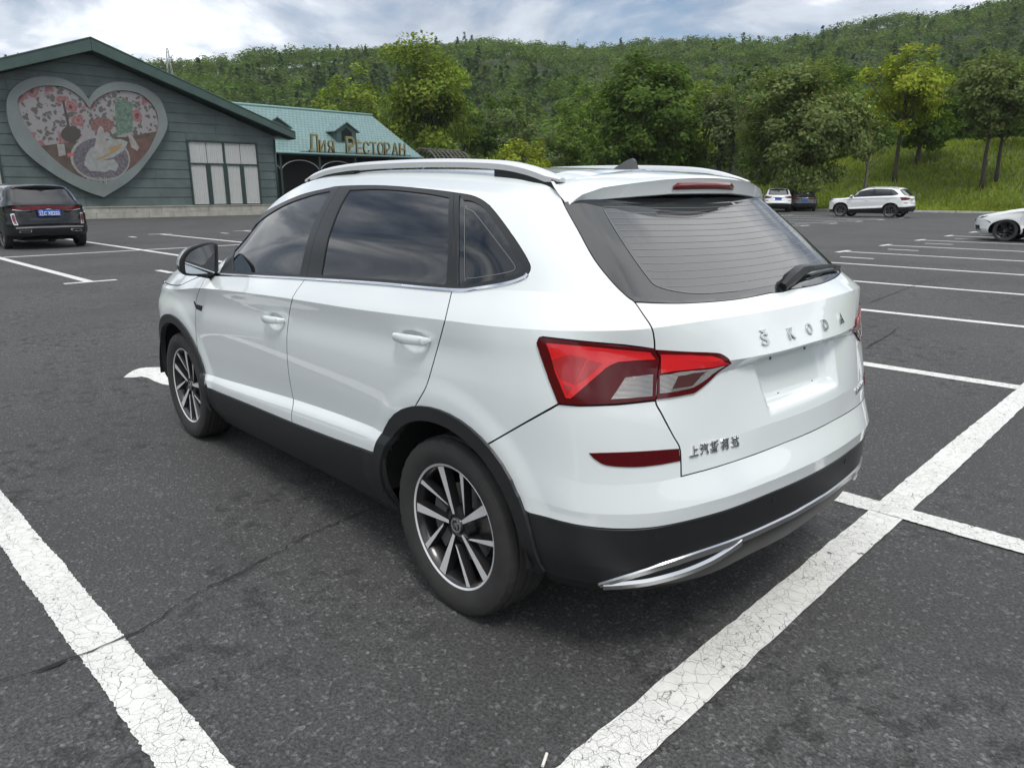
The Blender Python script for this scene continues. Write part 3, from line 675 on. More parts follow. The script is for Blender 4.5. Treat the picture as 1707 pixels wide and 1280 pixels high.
# windows with curtains
def pane_window(parent,n0,n1,z0,z1,cols,rows_z,curt=True):
    """n0 left edge (larger), n1 right edge; rows_z: inner horizontal bar heights; cols: list of column counts per row"""
    w=empty('window',(0,0,0)); w.parent=parent
    a,b=n1-NP,n0-NP
    mb=MB(); t=.10
    for (y0,y1,za,zb) in ((a-t,b+t,z0-t,z0),(a-t,b+t,z1,z1+t),(a-t,a,z0,z1),(b,b+t,z0,z1)): mb.box((-.10,y0,za),(.05,y1,zb))
    mb.build('frame',FASD,w)
    zs=[z0]+rows_z+[z1]
    for k in range(len(zs)-1):
        c=cols[k]
        for i in range(c):
            y0=b-(b-a)*i/c; y1=b-(b-a)*(i+1)/c
            o=.045 if c>2 else .03
            mb=MB(); mb.box((-.045,y1+o,zs[k]+.05),(-.035,y0-o,zs[k+1]-.05)); mb.build('pane',WGL,w)
            if i: mb=MB(); mb.box((-.075,y0-(.13 if c>2 else .06),zs[k]),(-.002*k,y0+(.13 if c>2 else .06),zs[k+1])); mb.build('mullion',FASD,w)
        if k: mb=MB(); mb.box((-.078,a,zs[k]-.05),(.002,b,zs[k]+.05)); mb.build('transom',FASD,w)
    if curt:
        for (q0,q1) in ((0.,.245),(.255,.495),(.505,.745),(.755,1.)):
            V=[];F=[];m=40
            for i in range(m+1):
                y=b-(b-a)*(q0+(q1-q0)*i/m); x=.006+.016*math.sin(i*1.25+q0*9)+.006*math.sin(i*.5)
                V+=[(x-.015,y,z0+.02),(x-.015,y,z1-.02)]
            for i in range(m): F.append((2*i,2*i+2,2*i+3,2*i+1))
            link('curtain',mesh('curtain',V,F,CURT,True),w)
for w0,w1 in WIN: pane_window(HALL,w0,w1,WZ0,WZ1,[4,2],[3.12])
mb=MB(); mb.tube([LN_(NR+.1,.3,-.12),LN_(NR+.1,ZE-.2,-.12)],.06,8); mb.build('downpipe',FASD,HALL,smooth=True)
# the heart
HEART=tag(empty('heart_sign',SN(SW,NP,0),PSI),'giant heart shaped framed food picture mounted on the green gable wall','sign')
outl=[(173,329),(141,318),(93,293),(42,254),(17,214),(11,169),(25,144),(51,131),(79,128),(107,133),(132,147),(148,167)]
outr=[(148,167),(163,148),(191,137),(222,140),(247,150),(267,167),(278,197),(276,220),(253,259),(219,299),(173,329)]
ho=np.concatenate([smooth_pts(outl,5)[:-1],smooth_pts(outr,5)[:-1]]); HO=np.array([on_s(p,SW-.3) for p in ho])
inl=[(176,307),(141,298),(109,281),(70,246),(41,206),(30,180),(30,165),(38,157),(58,146),(84,143),(110,147),(135,163),(149,181)]
inr=[(149,181),(160,166),(186,153),(215,152),(238,160),(258,181),(264,205),(259,228),(241,260),(212,286),(176,307)]
hi=np.concatenate([smooth_pts(inl,5)[:-1],smooth_pts(inr,5)[:-1]]); HI=np.array([on_s(p,SW-.3) for p in hi])
def arc_resample(P,n):
    Q=np.concatenate([P,P[:1]]); L=np.concatenate([[0],np.cumsum(np.linalg.norm(np.diff(Q,axis=0),axis=1))]); t=np.linspace(0,L[-1],n+1)[:-1]; return np.stack([np.interp(t,L,Q[:,i]) for i in range(2)],-1)
kl=int(np.argmin(np.abs(np.arange(len(ho))-len(smooth_pts(outl,5))+1)))
def halves(P,kn,n): 
    A=P[:kn+1];B=np.concatenate([P[kn:],P[:1]]); out=[]
    for C in (A,B):
        L=np.concatenate([[0],np.cumsum(np.linalg.norm(np.diff(C,axis=0),axis=1))]); t=np.linspace(0,L[-1],n+1)[:-1]; out.append(np.stack([np.interp(t,L,C[:,i]) for i in range(2)],-1))
    return np.concatenate(out)
HOr=halves(HO,len(smooth_pts(outl,5))-1,60); HIr=halves(HI,len(smooth_pts(inl,5))-1,60); n=120
V=[LN_(*p,-.34) for p in HOr]+[LN_(*p,-.34) for p in HIr]+[LN_(*p,-.05) for p in HOr]+[LN_(*p,-.24) for p in HIr]; F=[]
for i in range(n):
    j=(i+1)%n; F+=[(i,j,n+j,n+i),(i,2*n+i,2*n+j,j),(n+i,n+j,3*n+j,3*n+i)]
mb=MB(); mb.add(V,F); mb.build('frame',mat('heart_frame',(.165,.188,.184),.5,noise=(.8,.12)),HEART)
def flatpoly(name,pts,d,m,parent,sn=False):
    P=pts if sn else [on_s(p,SW-.25) for p in pts]
    pts2=[Vector((float(a),float(b))) for a,b in P]; k=len(pts2)
    r=delaunay_2d_cdt(pts2,[(i,(i+1)%k) for i in range(k)],[],1,1e-6)
    V=[LN_(v.x,v.y,d) for v in r[0]]+[LN_(v.x,v.y,d+.006) for v in r[0]]; k=len(r[0])
    return link(name,mesh(name,V,[tuple(f)[::-1] for f in r[2]]+[tuple(i+k for i in f) for f in r[2]],m),parent)
def clip_heart(pts): return pts
def floral():
    m=bpy.data.materials.new('floral_print'); m.use_nodes=True; t=m.node_tree; L=t.links.new; b=t.nodes['Principled BSDF']; b.inputs['Roughness'].default_value=.5
    tc0=N_(t,'ShaderNodeTexCoord'); nd=N_(t,'ShaderNodeTexNoise'); nd.inputs['Scale'].default_value=2.6; nd.inputs['Detail'].default_value=4; L(tc0.outputs['Object'],nd.inputs['Vector'])
    nsc=N_(t,'ShaderNodeVectorMath',operation='SCALE'); nsc.inputs['Scale'].default_value=.55; L(nd.outputs['Color'],nsc.inputs[0])
    tc=N_(t,'ShaderNodeVectorMath',operation='ADD'); L(tc0.outputs['Object'],tc.inputs[0]); L(nsc.outputs[0],tc.inputs[1])
    v=N_(t,'ShaderNodeTexVoronoi'); v.inputs['Scale'].default_value=1.15; L(tc.outputs[0],v.inputs['Vector'])
    r=N_(t,'ShaderNodeValToRGB'); e=r.color_ramp.elements; e[0].position=0.; e[0].color=(.07,.02,.02,1); e[1].position=.62; e[1].color=(.25,.24,.245,1)
    for p,c in ((.12,(.16,.05,.05,1)),(.20,(.26,.15,.15,1)),(.30,(.20,.075,.08,1)),(.40,(.28,.23,.24,1)),(.46,(.25,.235,.24,1))): q=e.new(p); q.color=c
    L(v.outputs['Distance'],r.inputs[0])
    v2=N_(t,'ShaderNodeTexVoronoi'); v2.inputs['Scale'].default_value=3.7; L(tc.outputs[0],v2.inputs['Vector'])
    k=N_(t,'ShaderNodeMapRange'); k.inputs[1].default_value=.40; k.inputs[2].default_value=.47; L(v2.outputs['Distance'],k.inputs[0])
    dk=N_(t,'ShaderNodeMapRange'); dk.inputs[1].default_value=.36; dk.inputs[2].default_value=.42; L(v.outputs['Distance'],dk.inputs[0])
    iv=N_(t,'ShaderNodeMath',operation='SUBTRACT'); iv.inputs[0].default_value=1.; L(k.outputs[0],iv.inputs[1])
    mm=N_(t,'ShaderNodeMath',operation='MULTIPLY'); L(iv.outputs[0],mm.inputs[0]); L(dk.outputs[0],mm.inputs[1])
    mx=N_(t,'ShaderNodeMix',data_type='RGBA'); L(mm.outputs[0],mx.inputs[0]); L(r.outputs[0],mx.inputs[6]); mx.inputs[7].default_value=(.09,.09,.08,1); L(mx.outputs[2],b.inputs['Base Color']); return m
PB=mat('print_brown',(.085,.062,.05),.5,noise=(3,.3)); 
pic=flatpoly('picture',[tuple(p) for p in HIr],-.245,PB,HEART,sn=True)
cloth=[(30,180),(30,165),(38,157),(58,146),(84,143),(110,147),(135,163),(149,181),(160,166),(186,153),(215,152),(238,160),(258,181),(264,205),(262,219),(210,229),(190,229),(120,237),(66,244),(41,206)]
flatpoly('printed_cloth',cloth,-.252,floral(),pic)
def disc(cx,cy,rx,ry,k=26,rot=0.): return [(cx+rx*math.cos(t)*math.cos(rot)-ry*math.sin(t)*math.sin(rot),cy+rx*math.cos(t)*math.sin(rot)+ry*math.sin(t)*math.cos(rot)) for t in [2*math.pi*i/k for i in range(k)]]
PW=mat('print_white',(.25,.26,.25),.5,noise=(5,.2)); PR=mat('print_plate',(.11,.10,.115),.5,noise=(9,.6)); PK=mat('print_dark',(.055,.05,.045),.5); PGr=mat('print_green',(.10,.155,.12),.5,noise=(7,.5)); PS=mat('print_sauce',(.27,.19,.10),.5); PP=mat('print_red',(.17,.09,.085),.5,noise=(8,.4)); PGy=mat('print_grey',(.27,.26,.25),.5,noise=(3,.25)); PRB=mat('print_rust',(.115,.065,.055),.5,noise=(2,.3))
flatpoly('printed_rust',[(212,236),(258,226),(241,260),(212,286),(205,262)],-.2545,PRB,pic)
flatpoly('printed_plate_rim',disc(167,264,50,38,30,.12),-.2550,PW,pic); flatpoly('printed_plate',disc(168,265,46.5,34.5,30,.12),-.2585,PR,pic)
flatpoly('printed_flower',disc(170,209,19,13),-.2560,PP,pic)
flatpoly('printed_ladle',disc(118,224,16.5,13.5),-.2565,PK,pic); flatpoly('printed_ladle_handle',[(103,168),(107,167),(117,214),(113,214)],-.2572,PK,pic)
flatpoly('printed_jar',[(191,164),(221,171),(221,220),(194,227)],-.2555,PGr,pic)
flatpoly('printed_boat',[(142,262),(150,248),(175,235),(200,232),(213,237),(208,250),(190,262),(170,268),(190,266),(198,276),(193,286),(183,283),(176,287),(150,285),(140,274)],-.262,PW,pic)
flatpoly('printed_sauce',[(156,262),(180,246),(204,240),(198,250),(178,262),(160,268)],-.265,PS,pic)
flatpoly('printed_stream',[(163,216),(167,210),(172,214),(178,240),(184,254),(160,266),(154,262)],-.268,PGy,pic)
flatpoly('printed_fork',[(95,241),(107,240),(110,259),(98,261)],-.256,PGy,pic); flatpoly('printed_glint',[(112,256),(124,255),(126,260),(113,262)],-.257,mat('print_pink',(.45,.10,.11),.4),pic)
flatpoly('printed_spoon',[(213,225),(218,223),(232,246),(229,252),(219,246)],-.2575,PGy,pic)
q=on_s((168,302.5),SW-.27); me=text_mesh('人感到您的评论',.46,.004,PW,'printed_caption',width=2.0); o=link('printed_caption',me,pic); o.location=LN_(q[0],q[1],-.27); o.rotation_euler=(0,0,-math.pi/2)
# ---------- restaurant with teal roof ----------
RS=52.; REST=empty('restaurant',SN(RS,-31.,0),PSI); tag(REST,'restaurant with teal tiled roof, two dormers and gold Cyrillic letters on the eave','building')
def LR_(s,n,z): return (s-RS,n+31.,z)
def tiles():
    m=bpy.data.materials.new('teal_tiles'); m.use_nodes=True; t=m.node_tree; L=t.links.new; b=t.nodes['Principled BSDF']; b.inputs['Roughness'].default_value=.42
    tc=N_(t,'ShaderNodeTexCoord'); mp=N_(t,'ShaderNodeMapping'); mp.inputs['Rotation'].default_value=(0,0,math.pi/2); L(tc.outputs['Object'],mp.inputs[0])
    br=N_(t,'ShaderNodeTexBrick'); br.inputs['Scale'].default_value=1.; br.inputs['Brick Width'].default_value=.34; br.inputs['Row Height'].default_value=.30; br.inputs['Mortar Size'].default_value=.018
    br.inputs['Color1'].default_value=(.165,.255,.250,1); br.inputs['Color2'].default_value=(.195,.290,.283,1); br.inputs['Mortar'].default_value=(.055,.13,.125,1); L(mp.outputs[0],br.inputs['Vector']); L(br.outputs['Color'],b.inputs['Base Color'])
    bp=N_(t,'ShaderNodeBump'); bp.inputs['Strength'].default_value=.8; bp.inputs['Distance'].default_value=.04; L(br.outputs['Fac'],bp.inputs['Height']); bp.invert=True; L(bp.outputs[0],b.inputs['Normal']); return m
TIL=tiles(); NE0,NE1=-18.,-40.6; EZ=4.40; RZ=8.2; RD=5.2
V=[LR_(RS,NE0,EZ),LR_(RS,NE1,EZ),LR_(RS+RD,NE1+1.7,RZ),LR_(RS+RD,NE0,RZ),LR_(RS+2*RD,NE0,EZ),LR_(RS+2*RD,NE1,EZ)]; V2=[(a,b,c-.12) for a,b,c in V]
link('roof',mesh('roof',V+V2,[(0,1,2,3),(3,2,5,4),(1,5,2),(6,9,8,7),(9,10,11,8),(0,6,7,1),(1,7,11,5),(4,5,11,10)],TIL),REST)
mb=MB(); mb.tube([LR_(RS+RD,NE0,RZ+.03),LR_(RS+RD,NE1+1.6,RZ+.03)],.11,8); mb.build('ridge_cap',mat('ridge_teal',(.20,.34,.32),.4),REST,smooth=True)
mb=MB(); mb.tube([LR_(RS-.08,NE0,EZ-.03),LR_(RS-.08,NE1,EZ-.03)],.09,8); mb.build('gutter',mat('gutter_teal',(.17,.30,.285),.4),REST,smooth=True)
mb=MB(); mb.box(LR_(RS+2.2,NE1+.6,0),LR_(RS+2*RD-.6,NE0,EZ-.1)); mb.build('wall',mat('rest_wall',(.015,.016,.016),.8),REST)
for nn_ in np.arange(-20.,-40.5,-3.4):
    mb=MB(); mb.box(LR_(RS+.15,nn_-.09,0),LR_(RS+.33,nn_+.09,EZ-.15)); mb.build('porch_post',FASD,REST)
    pts=[LR_(RS+.2,nn_-1.7+1.7*math.cos(t),2.9+.95*math.sin(t)) for t in np.linspace(0,math.pi,13)]
    mb=MB(); mb.tube(pts,.035,5); mb.build('porch_arch',mat('arch_pale',(.35,.36,.35),.5),REST)
def dormer(nc,lit=True):
    d=empty('dormer',LR_(RS+1.35,nc,EZ+1.25)); d.parent=REST
    w=.95; hz=.95
    mb=MB(); mb.prism([(-w,-.35),(w,-.35),(w,.75),(0,1.35),(-w,.75)],lambda a,b,e:(e,a,b),0.,.10); mb.prism([(-w,-.35),(w,-.35),(w,.75),(-w,.75)],lambda a,b,e:(e,a,b),.1,1.6); mb.build('dormer_wall',FAS,d)
    for sg in (1,-1):
        mb=MB(); mb.prism([(0,1.36),(sg*1.25,.60),(sg*1.25,.68),(0,1.45)],lambda a,b,e:(e,a,b),-.18,2.9); mb.build('dormer_roof',TIL,d)
    mb=MB(); mb.prism([(-.5,-.1),(.5,-.1),(.5,.62),(0,.98),(-.5,.62)],lambda a,b,e:(e,a,b),-.03,-.012); mb.build('dormer_pane',mat('dormer_glass',(.02,.025,.028),.05,ior=1.6),d)
dormer(on_s((577,215),RS+1.35)[0]); dormer(on_s((460,190),RS+1.35)[0])
GOLD=mat('gold_letter',(.30,.24,.10),.4,metal=.3); GREENL=mat('letter_side',(.03,.07,.05),.5)
ROOFS=tag(empty('roof_sign',SN(RS-.1,-31.,0),PSI),'row of gold and green Cyrillic letters standing on the teal eave','sign')
for ch,px,hh in (('Л',(523,240),31),('И',(538,244),21),('Я',(552,244),21),('Р',(584,240),29),('Е',(599,247),20),('С',(611,247),21),('Т',(623,248),21),('О',(635,249),21),('Р',(646,250),21),('А',(659,250),21),('Н',(671,251),21)):
    n_l,z_l=on_s(px,RS-.1); dep=float((np.array(SN(RS,n_l,z_l))-CAMP)@_f); H=hh*dep/FPX*.9
    base=EZ+.12; me=text_mesh(ch,H*1.38,.12,GOLD,'letter',width=H*.62)
    zz=np.zeros(len(me.vertices)*3); me.vertices.foreach_get('co',zz); zz=zz.reshape(-1,3); 
    o=link('letter',me,ROOFS); o.location=(0,n_l+31.,base+H*.5); o.rotation_euler=(0,0,-math.pi/2)
    me.materials.append(GREENL)
    fn=np.zeros(len(me.polygons)*3); me.polygons.foreach_get('normal',fn); fn=fn.reshape(-1,3); me.polygons.foreach_set('material_index',(np.abs(fn[:,1])<.7).astype(np.int32))
    me2=text_mesh(ch,H*1.42,.06,GREENL,'letter_shadow',width=H*.66); o2=link('letter_backing',me2,o); o2.location=(0,.09,-.02)  # green backing layer behind each gold letter
mb=MB(); mb.tube([(0,-10.2+2.,EZ+.10),(0,2.6,EZ+.10)],.03,6); mb.build('sign_rail',FASD,ROOFS)
# metal arched pergola beside the restaurant
PERG=tag(empty('arched_pergola',SN(54.,-43.2,0),PSI),'dark metal arched tunnel pergola beside the teal roof','pergola'); PM=mat('pergola_metal',(.075,.072,.062),.5)
for i in range(9):
    n0=1.-i*.52
    pts=[(-2.4*math.cos(t),n0,2.9+2.4*math.sin(t)) for t in np.linspace(0,math.pi,15)]; pts=[(-2.4,n0,0)]+pts+[(2.4,n0,0)]
    mb=MB(); mb.tube(pts,.09 if i in(0,4,8) else .055,6); mb.build('hoop',PM,PERG,smooth=True)
for t in np.linspace(0,math.pi,9):
    mb=MB(); mb.tube([(-2.4*math.cos(t),1.,2.9+2.4*math.sin(t)),(-2.4*math.cos(t),-3.2,2.9+2.4*math.sin(t))],.04,5); mb.build('purlin',PM,PERG)
# pylon on the skyline
az=math.radians(-18.75); pr=352.; bx,by=CAMP[0]+pr*math.cos(az),CAMP[1]+pr*math.sin(az); bz=float(terrain(bx,by)); topz=CAMP[2]+pr*float(px_ray(np.array([279.,80.]))[2]/np.hypot(*px_ray(np.array([279.,80.]))[:2])); Hh=topz-bz
mb=MB()
for sx in (1,-1):
    for sy in (1,-1): mb.tube([(sx*1.5,sy*1.5,0),(sx*.25,sy*.25,Hh)],.10,4)
for k in range(9):
    z0=Hh*k/9; z1=Hh*(k+1)/9; a=1.5-1.25*k/9; b=1.5-1.25*(k+1)/9
    for sy in (1,-1): mb.tube([(-a,sy*a,z0),(b,sy*b,z1)],.06,4); mb.tube([(a,sy*a,z0),(-b,sy*b,z1)],.06,4)
for z in (.78,.9): mb.box((-1.9,-.1,Hh*z),(1.9,.1,Hh*z+.15))
tag(mb.build('lattice_mast',mat('mast_grey',(.35,.36,.37),.6),loc=(bx,by,bz)),'thin grey lattice mast on the hill above the green gable','mast')
# ---------- the white car in front: panels cut out of the lofted sheet ----------
SH=build_sheet()
PX=make_finder(SH,to_px,lambda P:np.linalg.norm(P-CAMP,axis=1))
SIDE=make_finder(SH,lambda P:P[:,[0,2]],lambda P:-P[:,1])
PXR=make_finder(SH,lambda P:to_px(P*[1,-1,1]),lambda P:np.linalg.norm(P*[1,-1,1]-CAMP,axis=1))
def PT(px,off=0.,want_n=False):
    """photo pixel -> point on whichever half of the body it shows"""
    uv=PX([px],True); s=1.
    if np.isnan(uv).any(): uv=PXR([px],True); s=-1.
    if np.isnan(uv).any(): uv=PX([px]); s=1.
    P,N=sheet_eval(SH,uv,True); P=(P[0]+N[0]*off)*[1,s,1]
    return (P,N[0]*[1,s,1]) if want_n else P
UM=SH.us[-1]; VK=SH.vk
def ucol(c): return float(np.interp(c,np.arange(NC),SH.us[SH.st]))
def _inpoly(p,poly):
    x,y=p[:,0],p[:,1]; n=len(poly); r=np.zeros(len(p),bool)
    for i in range(n):
        x0,y0=poly[i];x1,y1=poly[(i+1)%n]
        if y0==y1: continue
        r^=((y0>y)!=(y1>y))&(x<(x1-x0)*(y-y0)/(y1-y0)+x0)
    return r
def _segdist(p,poly):
    d=np.full(len(p),9.)
    for i in range(len(poly)):
        a=poly[i];b=poly[(i+1)%len(poly)]; ab=b-a; l=max(ab@ab,1e-12)
        t=np.clip(((p-a)@ab)/l,0,1); d=np.minimum(d,np.linalg.norm(p-a-t[:,None]*ab,axis=1))
    return d
def resample(poly,step):
    out=[]
    for i in range(len(poly)):
        a=poly[i];b=poly[(i+1)%len(poly)]; n=max(1,int(math.ceil(np.linalg.norm(b-a)/step)))
        if a[0]>UM-1e-4 and b[0]>UM-1e-4 and abs(b[1]-a[1])>1e-4:      # along the centre plane keep every grid row, folds included
            lo,hi=min(a[1],b[1]),max(a[1],b[1]); g=GRID_V[(GRID_V>lo+2e-4)&(GRID_V<hi-2e-4)]; g=g if b[1]>a[1] else g[::-1]; out.append(a); out+=[np.array([UM,v_]) for v_ in g]; continue
        for k in range(n): out.append(a+(b-a)*k/n)
    return np.array(out)
def area2(poly): x,y=poly[:,0],poly[:,1]; return np.sum(x*np.roll(y,-1)-np.roll(x,-1)*y)/2
def inset(poly,d):
    """move the outline inwards by d"""
    if d==0: return poly
    s=1 if area2(poly)>0 else -1
    e=np.roll(poly,-1,0)-poly; e/=np.linalg.norm(e,axis=1,keepdims=True)+1e-12
    n=np.stack([-e[:,1],e[:,0]],-1)*s
    m=n+np.roll(n,1,0); l=(m*m).sum(1,keepdims=True); m=m/np.maximum(l,.5)*2
    q=poly+m*d
    q[:,0]=np.where(poly[:,0]>UM-1e-4,UM,q[:,0]); q[:,1]=np.where(poly[:,1]>VK[-1]-1e-4,VK[-1],q[:,1])
    return q
def pxs(pts,n=5,closed=False): return PX(smooth_pts(pts,n,closed))
def pxl(pts): return PX(np.asarray(pts,float))
GRID_U=SH.us; GRID_V=np.concatenate([np.linspace(VK[i],VK[i+1],NPV[i]+1)[:-1] for i in range(15)]+[[VK[-1]]])
_GU,_GV=np.meshgrid(GRID_U,GRID_V); GRID=np.stack([_GU.ravel(),_GV.ravel()],-1)
def panel_data(poly,holes=(),off=0.,gap=.0018,flange=.010,step=.012,grid=GRID,bevel=.0012):
    poly=inset(resample(np.asarray(poly,float),step),gap)
    holes=[resample(np.asarray(h,float),step) for h in holes]
    lo,hi=poly.min(0),poly.max(0)
    g=grid[(grid[:,0]>lo[0])&(grid[:,0]<hi[0])&(grid[:,1]>lo[1])&(grid[:,1]<hi[1])]
    k=_inpoly(g,poly)&(_segdist(g,poly)>.004)
    for h in holes: k&=~_inpoly(g,h); k&=_segdist(g,h)>.004
    g=g[k]
    pts=np.concatenate([poly]+list(holes)+[g]); E=[];o=0
    for L in [poly]+list(holes):
        n=len(L); E+=[(o+i,o+(i+1)%n) for i in range(n)]; o+=n
    r=delaunay_2d_cdt([Vector(p) for p in pts],E,[],0,1e-7)
    P2=np.array([tuple(v) for v in r[0]]); T=np.array([f for f in r[2]]); 
    cen=P2[T].mean(1); ok=_inpoly(cen,poly)
    for h in holes: ok&=~_inpoly(cen,h)
    T=T[ok]; cen=cen[ok]
    used=np.unique(T); mp=-np.ones(len(P2),int); mp[used]=np.arange(len(used)); P2=P2[used]; T=mp[T]
    a=P2[T]; ar=(a[:,1,0]-a[:,0,0])*(a[:,2,1]-a[:,0,1])-(a[:,2,0]-a[:,0,0])*(a[:,1,1]-a[:,0,1])
    T[ar<0]=T[ar<0][:,::-1]
    T=T[np.abs(ar)>1e-9]; cen=P2[T].mean(1)
    P3,N3=sheet_eval(SH,P2,True); P3=P3+N3*off
    q=(P2[T]*.9+cen[:,None,:]*.1).reshape(-1,2)
    _,LN=sheet_eval(SH,q,True)
    # orientation: make the face normal follow the sheet normal
    A=P3[T]; fn=np.cross(A[:,1]-A[:,0],A[:,2]-A[:,0]); nm=LN.reshape(-1,3,3).mean(1)
    if np.sum((fn*nm).sum(1))<0: T=T[:,::-1]; LN=LN.reshape(-1,3,3)[:,::-1].reshape(-1,3)
    V=[P3];F=[T];LNs=[LN]
    # boundary edges -> flange
    if flange:
        ed={}
        for t in T:
            for i in range(3):
                e=(int(t[i]),int(t[(i+1)%3])); 
                if (e[1],e[0]) in ed: del ed[(e[1],e[0])]
                else: ed[e]=1
        skip=lambda a,b:(P2[a,0]>UM-1e-4 and P2[b,0]>UM-1e-4) or (P2[a,1]>VK[-1]-1e-4 and P2[b,1]>VK[-1]-1e-4)
        k=len(P3); W=[];WF=[];WN=[]
        for (a,b) in ed:
            if skip(a,b): continue
            i=k+len(W); pa,pb=P3[a],P3[b]; na,nb=N3[a],N3[b]
            W+=[pa,pb,pb-nb*flange,pa-na*flange]; 
            n=np.cross(pb-pa,-na); n=-n/(np.linalg.norm(n)+1e-12)
            f=(i,i+3,i+2,i+1); fnn=np.cross(W[-1]-W[-4],W[-2]-W[-4])
            WF.append(f)
            nrm=np.cross(np.array(W[i-k+3])-W[i-k],np.array(W[i-k+2])-W[i-k]); nrm/=np.linalg.norm(nrm)+1e-12
            WN+= [nrm*.6+na*.4]*4
        if W: return P3,T,LN,np.array(W),WF,WN
    return P3,T,LN,np.zeros((0,3)),[],[]
def mirror_normals(n): n=np.array(n).copy(); n[:,1]*=-1; return n
PANELS=[]
def panel(name,poly,m,parent,side='L',holes=(),off=0.,gap=.0024,flange=.010,**k):
    if parent is HERO: PANELS.append((name,np.array(poly),m.name,side,[np.array(h) for h in holes],off,gap))
    P,T,LN,W,WF,WN=panel_data(poly,holes,off,gap,flange,**k)
    V=np.concatenate([P,W]) if len(W) else P
    F=[tuple(t) for t in T]+[tuple(f) for f in WF]
    N=np.concatenate([LN,np.array(WN)]) if len(WN) else LN
    def flip():
        V2=V*[1,-1,1]; F2=[f[::-1] for f in F]; N2=[];i=0
        Nm=N*[1,-1,1]
        for f in F: N2.append(Nm[i:i+len(f)][::-1]); i+=len(f)
        return V2,F2,np.concatenate(N2)
    out=[]; fm=[0]*len(T)+[1]*len(WF); ms=[m,GAPM if m.name=='white_paint' else m]
    if side=='J':
        V2,F2,N2=flip(); k0=len(V)
        return link(name,mesh(name,np.concatenate([V,V2]),F+[tuple(i+k0 for i in f) for f in F2],mats=ms,fmat=fm+fm,normals=np.concatenate([N,N2])),parent)
    if 'L' in side: out.append(link(name,mesh(name,V,F,mats=ms,fmat=fm,normals=N),parent))
    if 'R' in side: V2,F2,N2=flip(); out.append(link(name,mesh(name,V2,F2,mats=ms,fmat=fm,normals=N2),parent))
    return out if len(out)>1 else out[0]
# materials of the car
GAPM=mat('panel_gap',(.012,.012,.012),.7)  # dark flange walls: the shade inside the gaps is put into their colour
WHITE=mat('white_paint',(.705,.745,.745),.30,spec=.4,coat=1.,coat_rough=.02)
BLKP=mat('black_plastic',(.013,.0148,.0165),.40,spec=.42,bump=(900,.12,.002))
TRIM=mat('pillar_trim',(.018,.019,.020),.36,spec=.4)
DARK=mat('inner_black',(.006,.006,.006),.8)
CHROME=mat('chrome',(.82,.83,.84),.12,metal=1.)
SATIN=mat('satin_silver',(.62,.63,.64),.3,metal=1.)
GLASS=mat('tinted_glass',(.007,.009,.011),.015,spec=.5,ior=1.68,coat=.0)
RGLASS=mat('rear_glass',(.014,.016,.018),.03,spec=.5,ior=1.8)
FRIT=mat('glass_border',(.02,.021,.022),.06,ior=1.9)
REDL=mat('red_lens',(.60,.008,.012),.14,coat=.7)
DRED=mat('dark_red_lens',(.075,.002,.004),.10,spec=.25,coat=.25)
CLEARL=mat('clear_lens',(.42,.41,.40),.15,metal=.55,coat=1.)
def ribbed(m,scale,axis='Z'):
    t=m.node_tree; b=t.nodes['Principled BSDF']; w=t.nodes.new('ShaderNodeTexWave'); w.bands_direction=axis; w.inputs['Scale'].default_value=scale
    tcn=t.nodes.new('ShaderNodeTexCoord'); t.links.new(tcn.outputs['Object'],w.inputs['Vector'])
    p=t.nodes.new('ShaderNodeBump'); p.inputs['Strength'].default_value=.8; p.inputs['Distance'].default_value=.004; t.links.new(w.outputs['Fac'],p.inputs['Height']); t.links.new(p.outputs[0],b.inputs['Normal'])
ribbed(CLEARL,95)
RUBBER=mat('tyre_rubber',(.028,.027,.026),.75,noise=(14,.18),bump=(260,.25,.002))
RIMD=mat('rim_dark',(.012,.012,.013),.3,coat=.4)
RIMS=mat('rim_machined',(.74,.74,.74),.42,metal=.4)
STEEL=mat('brake_steel',(.30,.29,.28),.4,metal=1.,noise=(30,.2))
HERO=empty('parked_car',(0,0,0)); tag(HERO,'large white compact SUV parked in the foreground, seen from behind','car')
# --- cut lines traced on the photograph, laid on the sheet
G1=[(508,466),(487,500),(478.5,560),(480,610),(484,640),(489,668),(486,690),(487,704)]
G2=[(753.5,484),(747,512),(740,541),(726,592),(712,640),(702,660),(694.5,673),(691,680)]
G3=[(345,459.5),(335,478),(328,497),(326,530),(328,570),(334,606),(345.6,646)]
CLAD=[(345.6,646),(415,674),(487,704),(560,732),(638.4,760)]
belt=[(345,459.5),(430,462),(508,466),(630,474),(753.5,484)]
uG1,uG2,uG3,uCL=pxs(G1),pxs(G2),pxs(G3),pxs(CLAD)
uB1=pxs(belt[:3]);uB2=pxs(belt[2:])
def arch(cx,r,a0,a1,n=26,sq=.03):
    """arch outline in side view (x forward): slightly squared circle"""
    out=[]
    for i in range(n+1):
        t=math.radians(a0+(a1-a0)*i/n); k=r*(1+sq*math.sin(2*t)**2)
        out.append((cx+k*math.cos(t),.318+k*math.sin(t)))
    return out
RO,RI=.437,.392
A_R=SIDE(arch(0,RO-.022,-6,186)); A_F=SIDE(arch(2.61,RO-.022,-6,186))
def cutpath(path,a,b):
    """piece of polyline between the points nearest a and b (direction a->b)"""
    i=int(np.argmin(((path-a)**2).sum(1)));j=int(np.argmin(((path-b)**2).sum(1)))
    return path[i:j+1] if i<=j else path[j:i+1][::-1]
clad_end=uCL[-1]
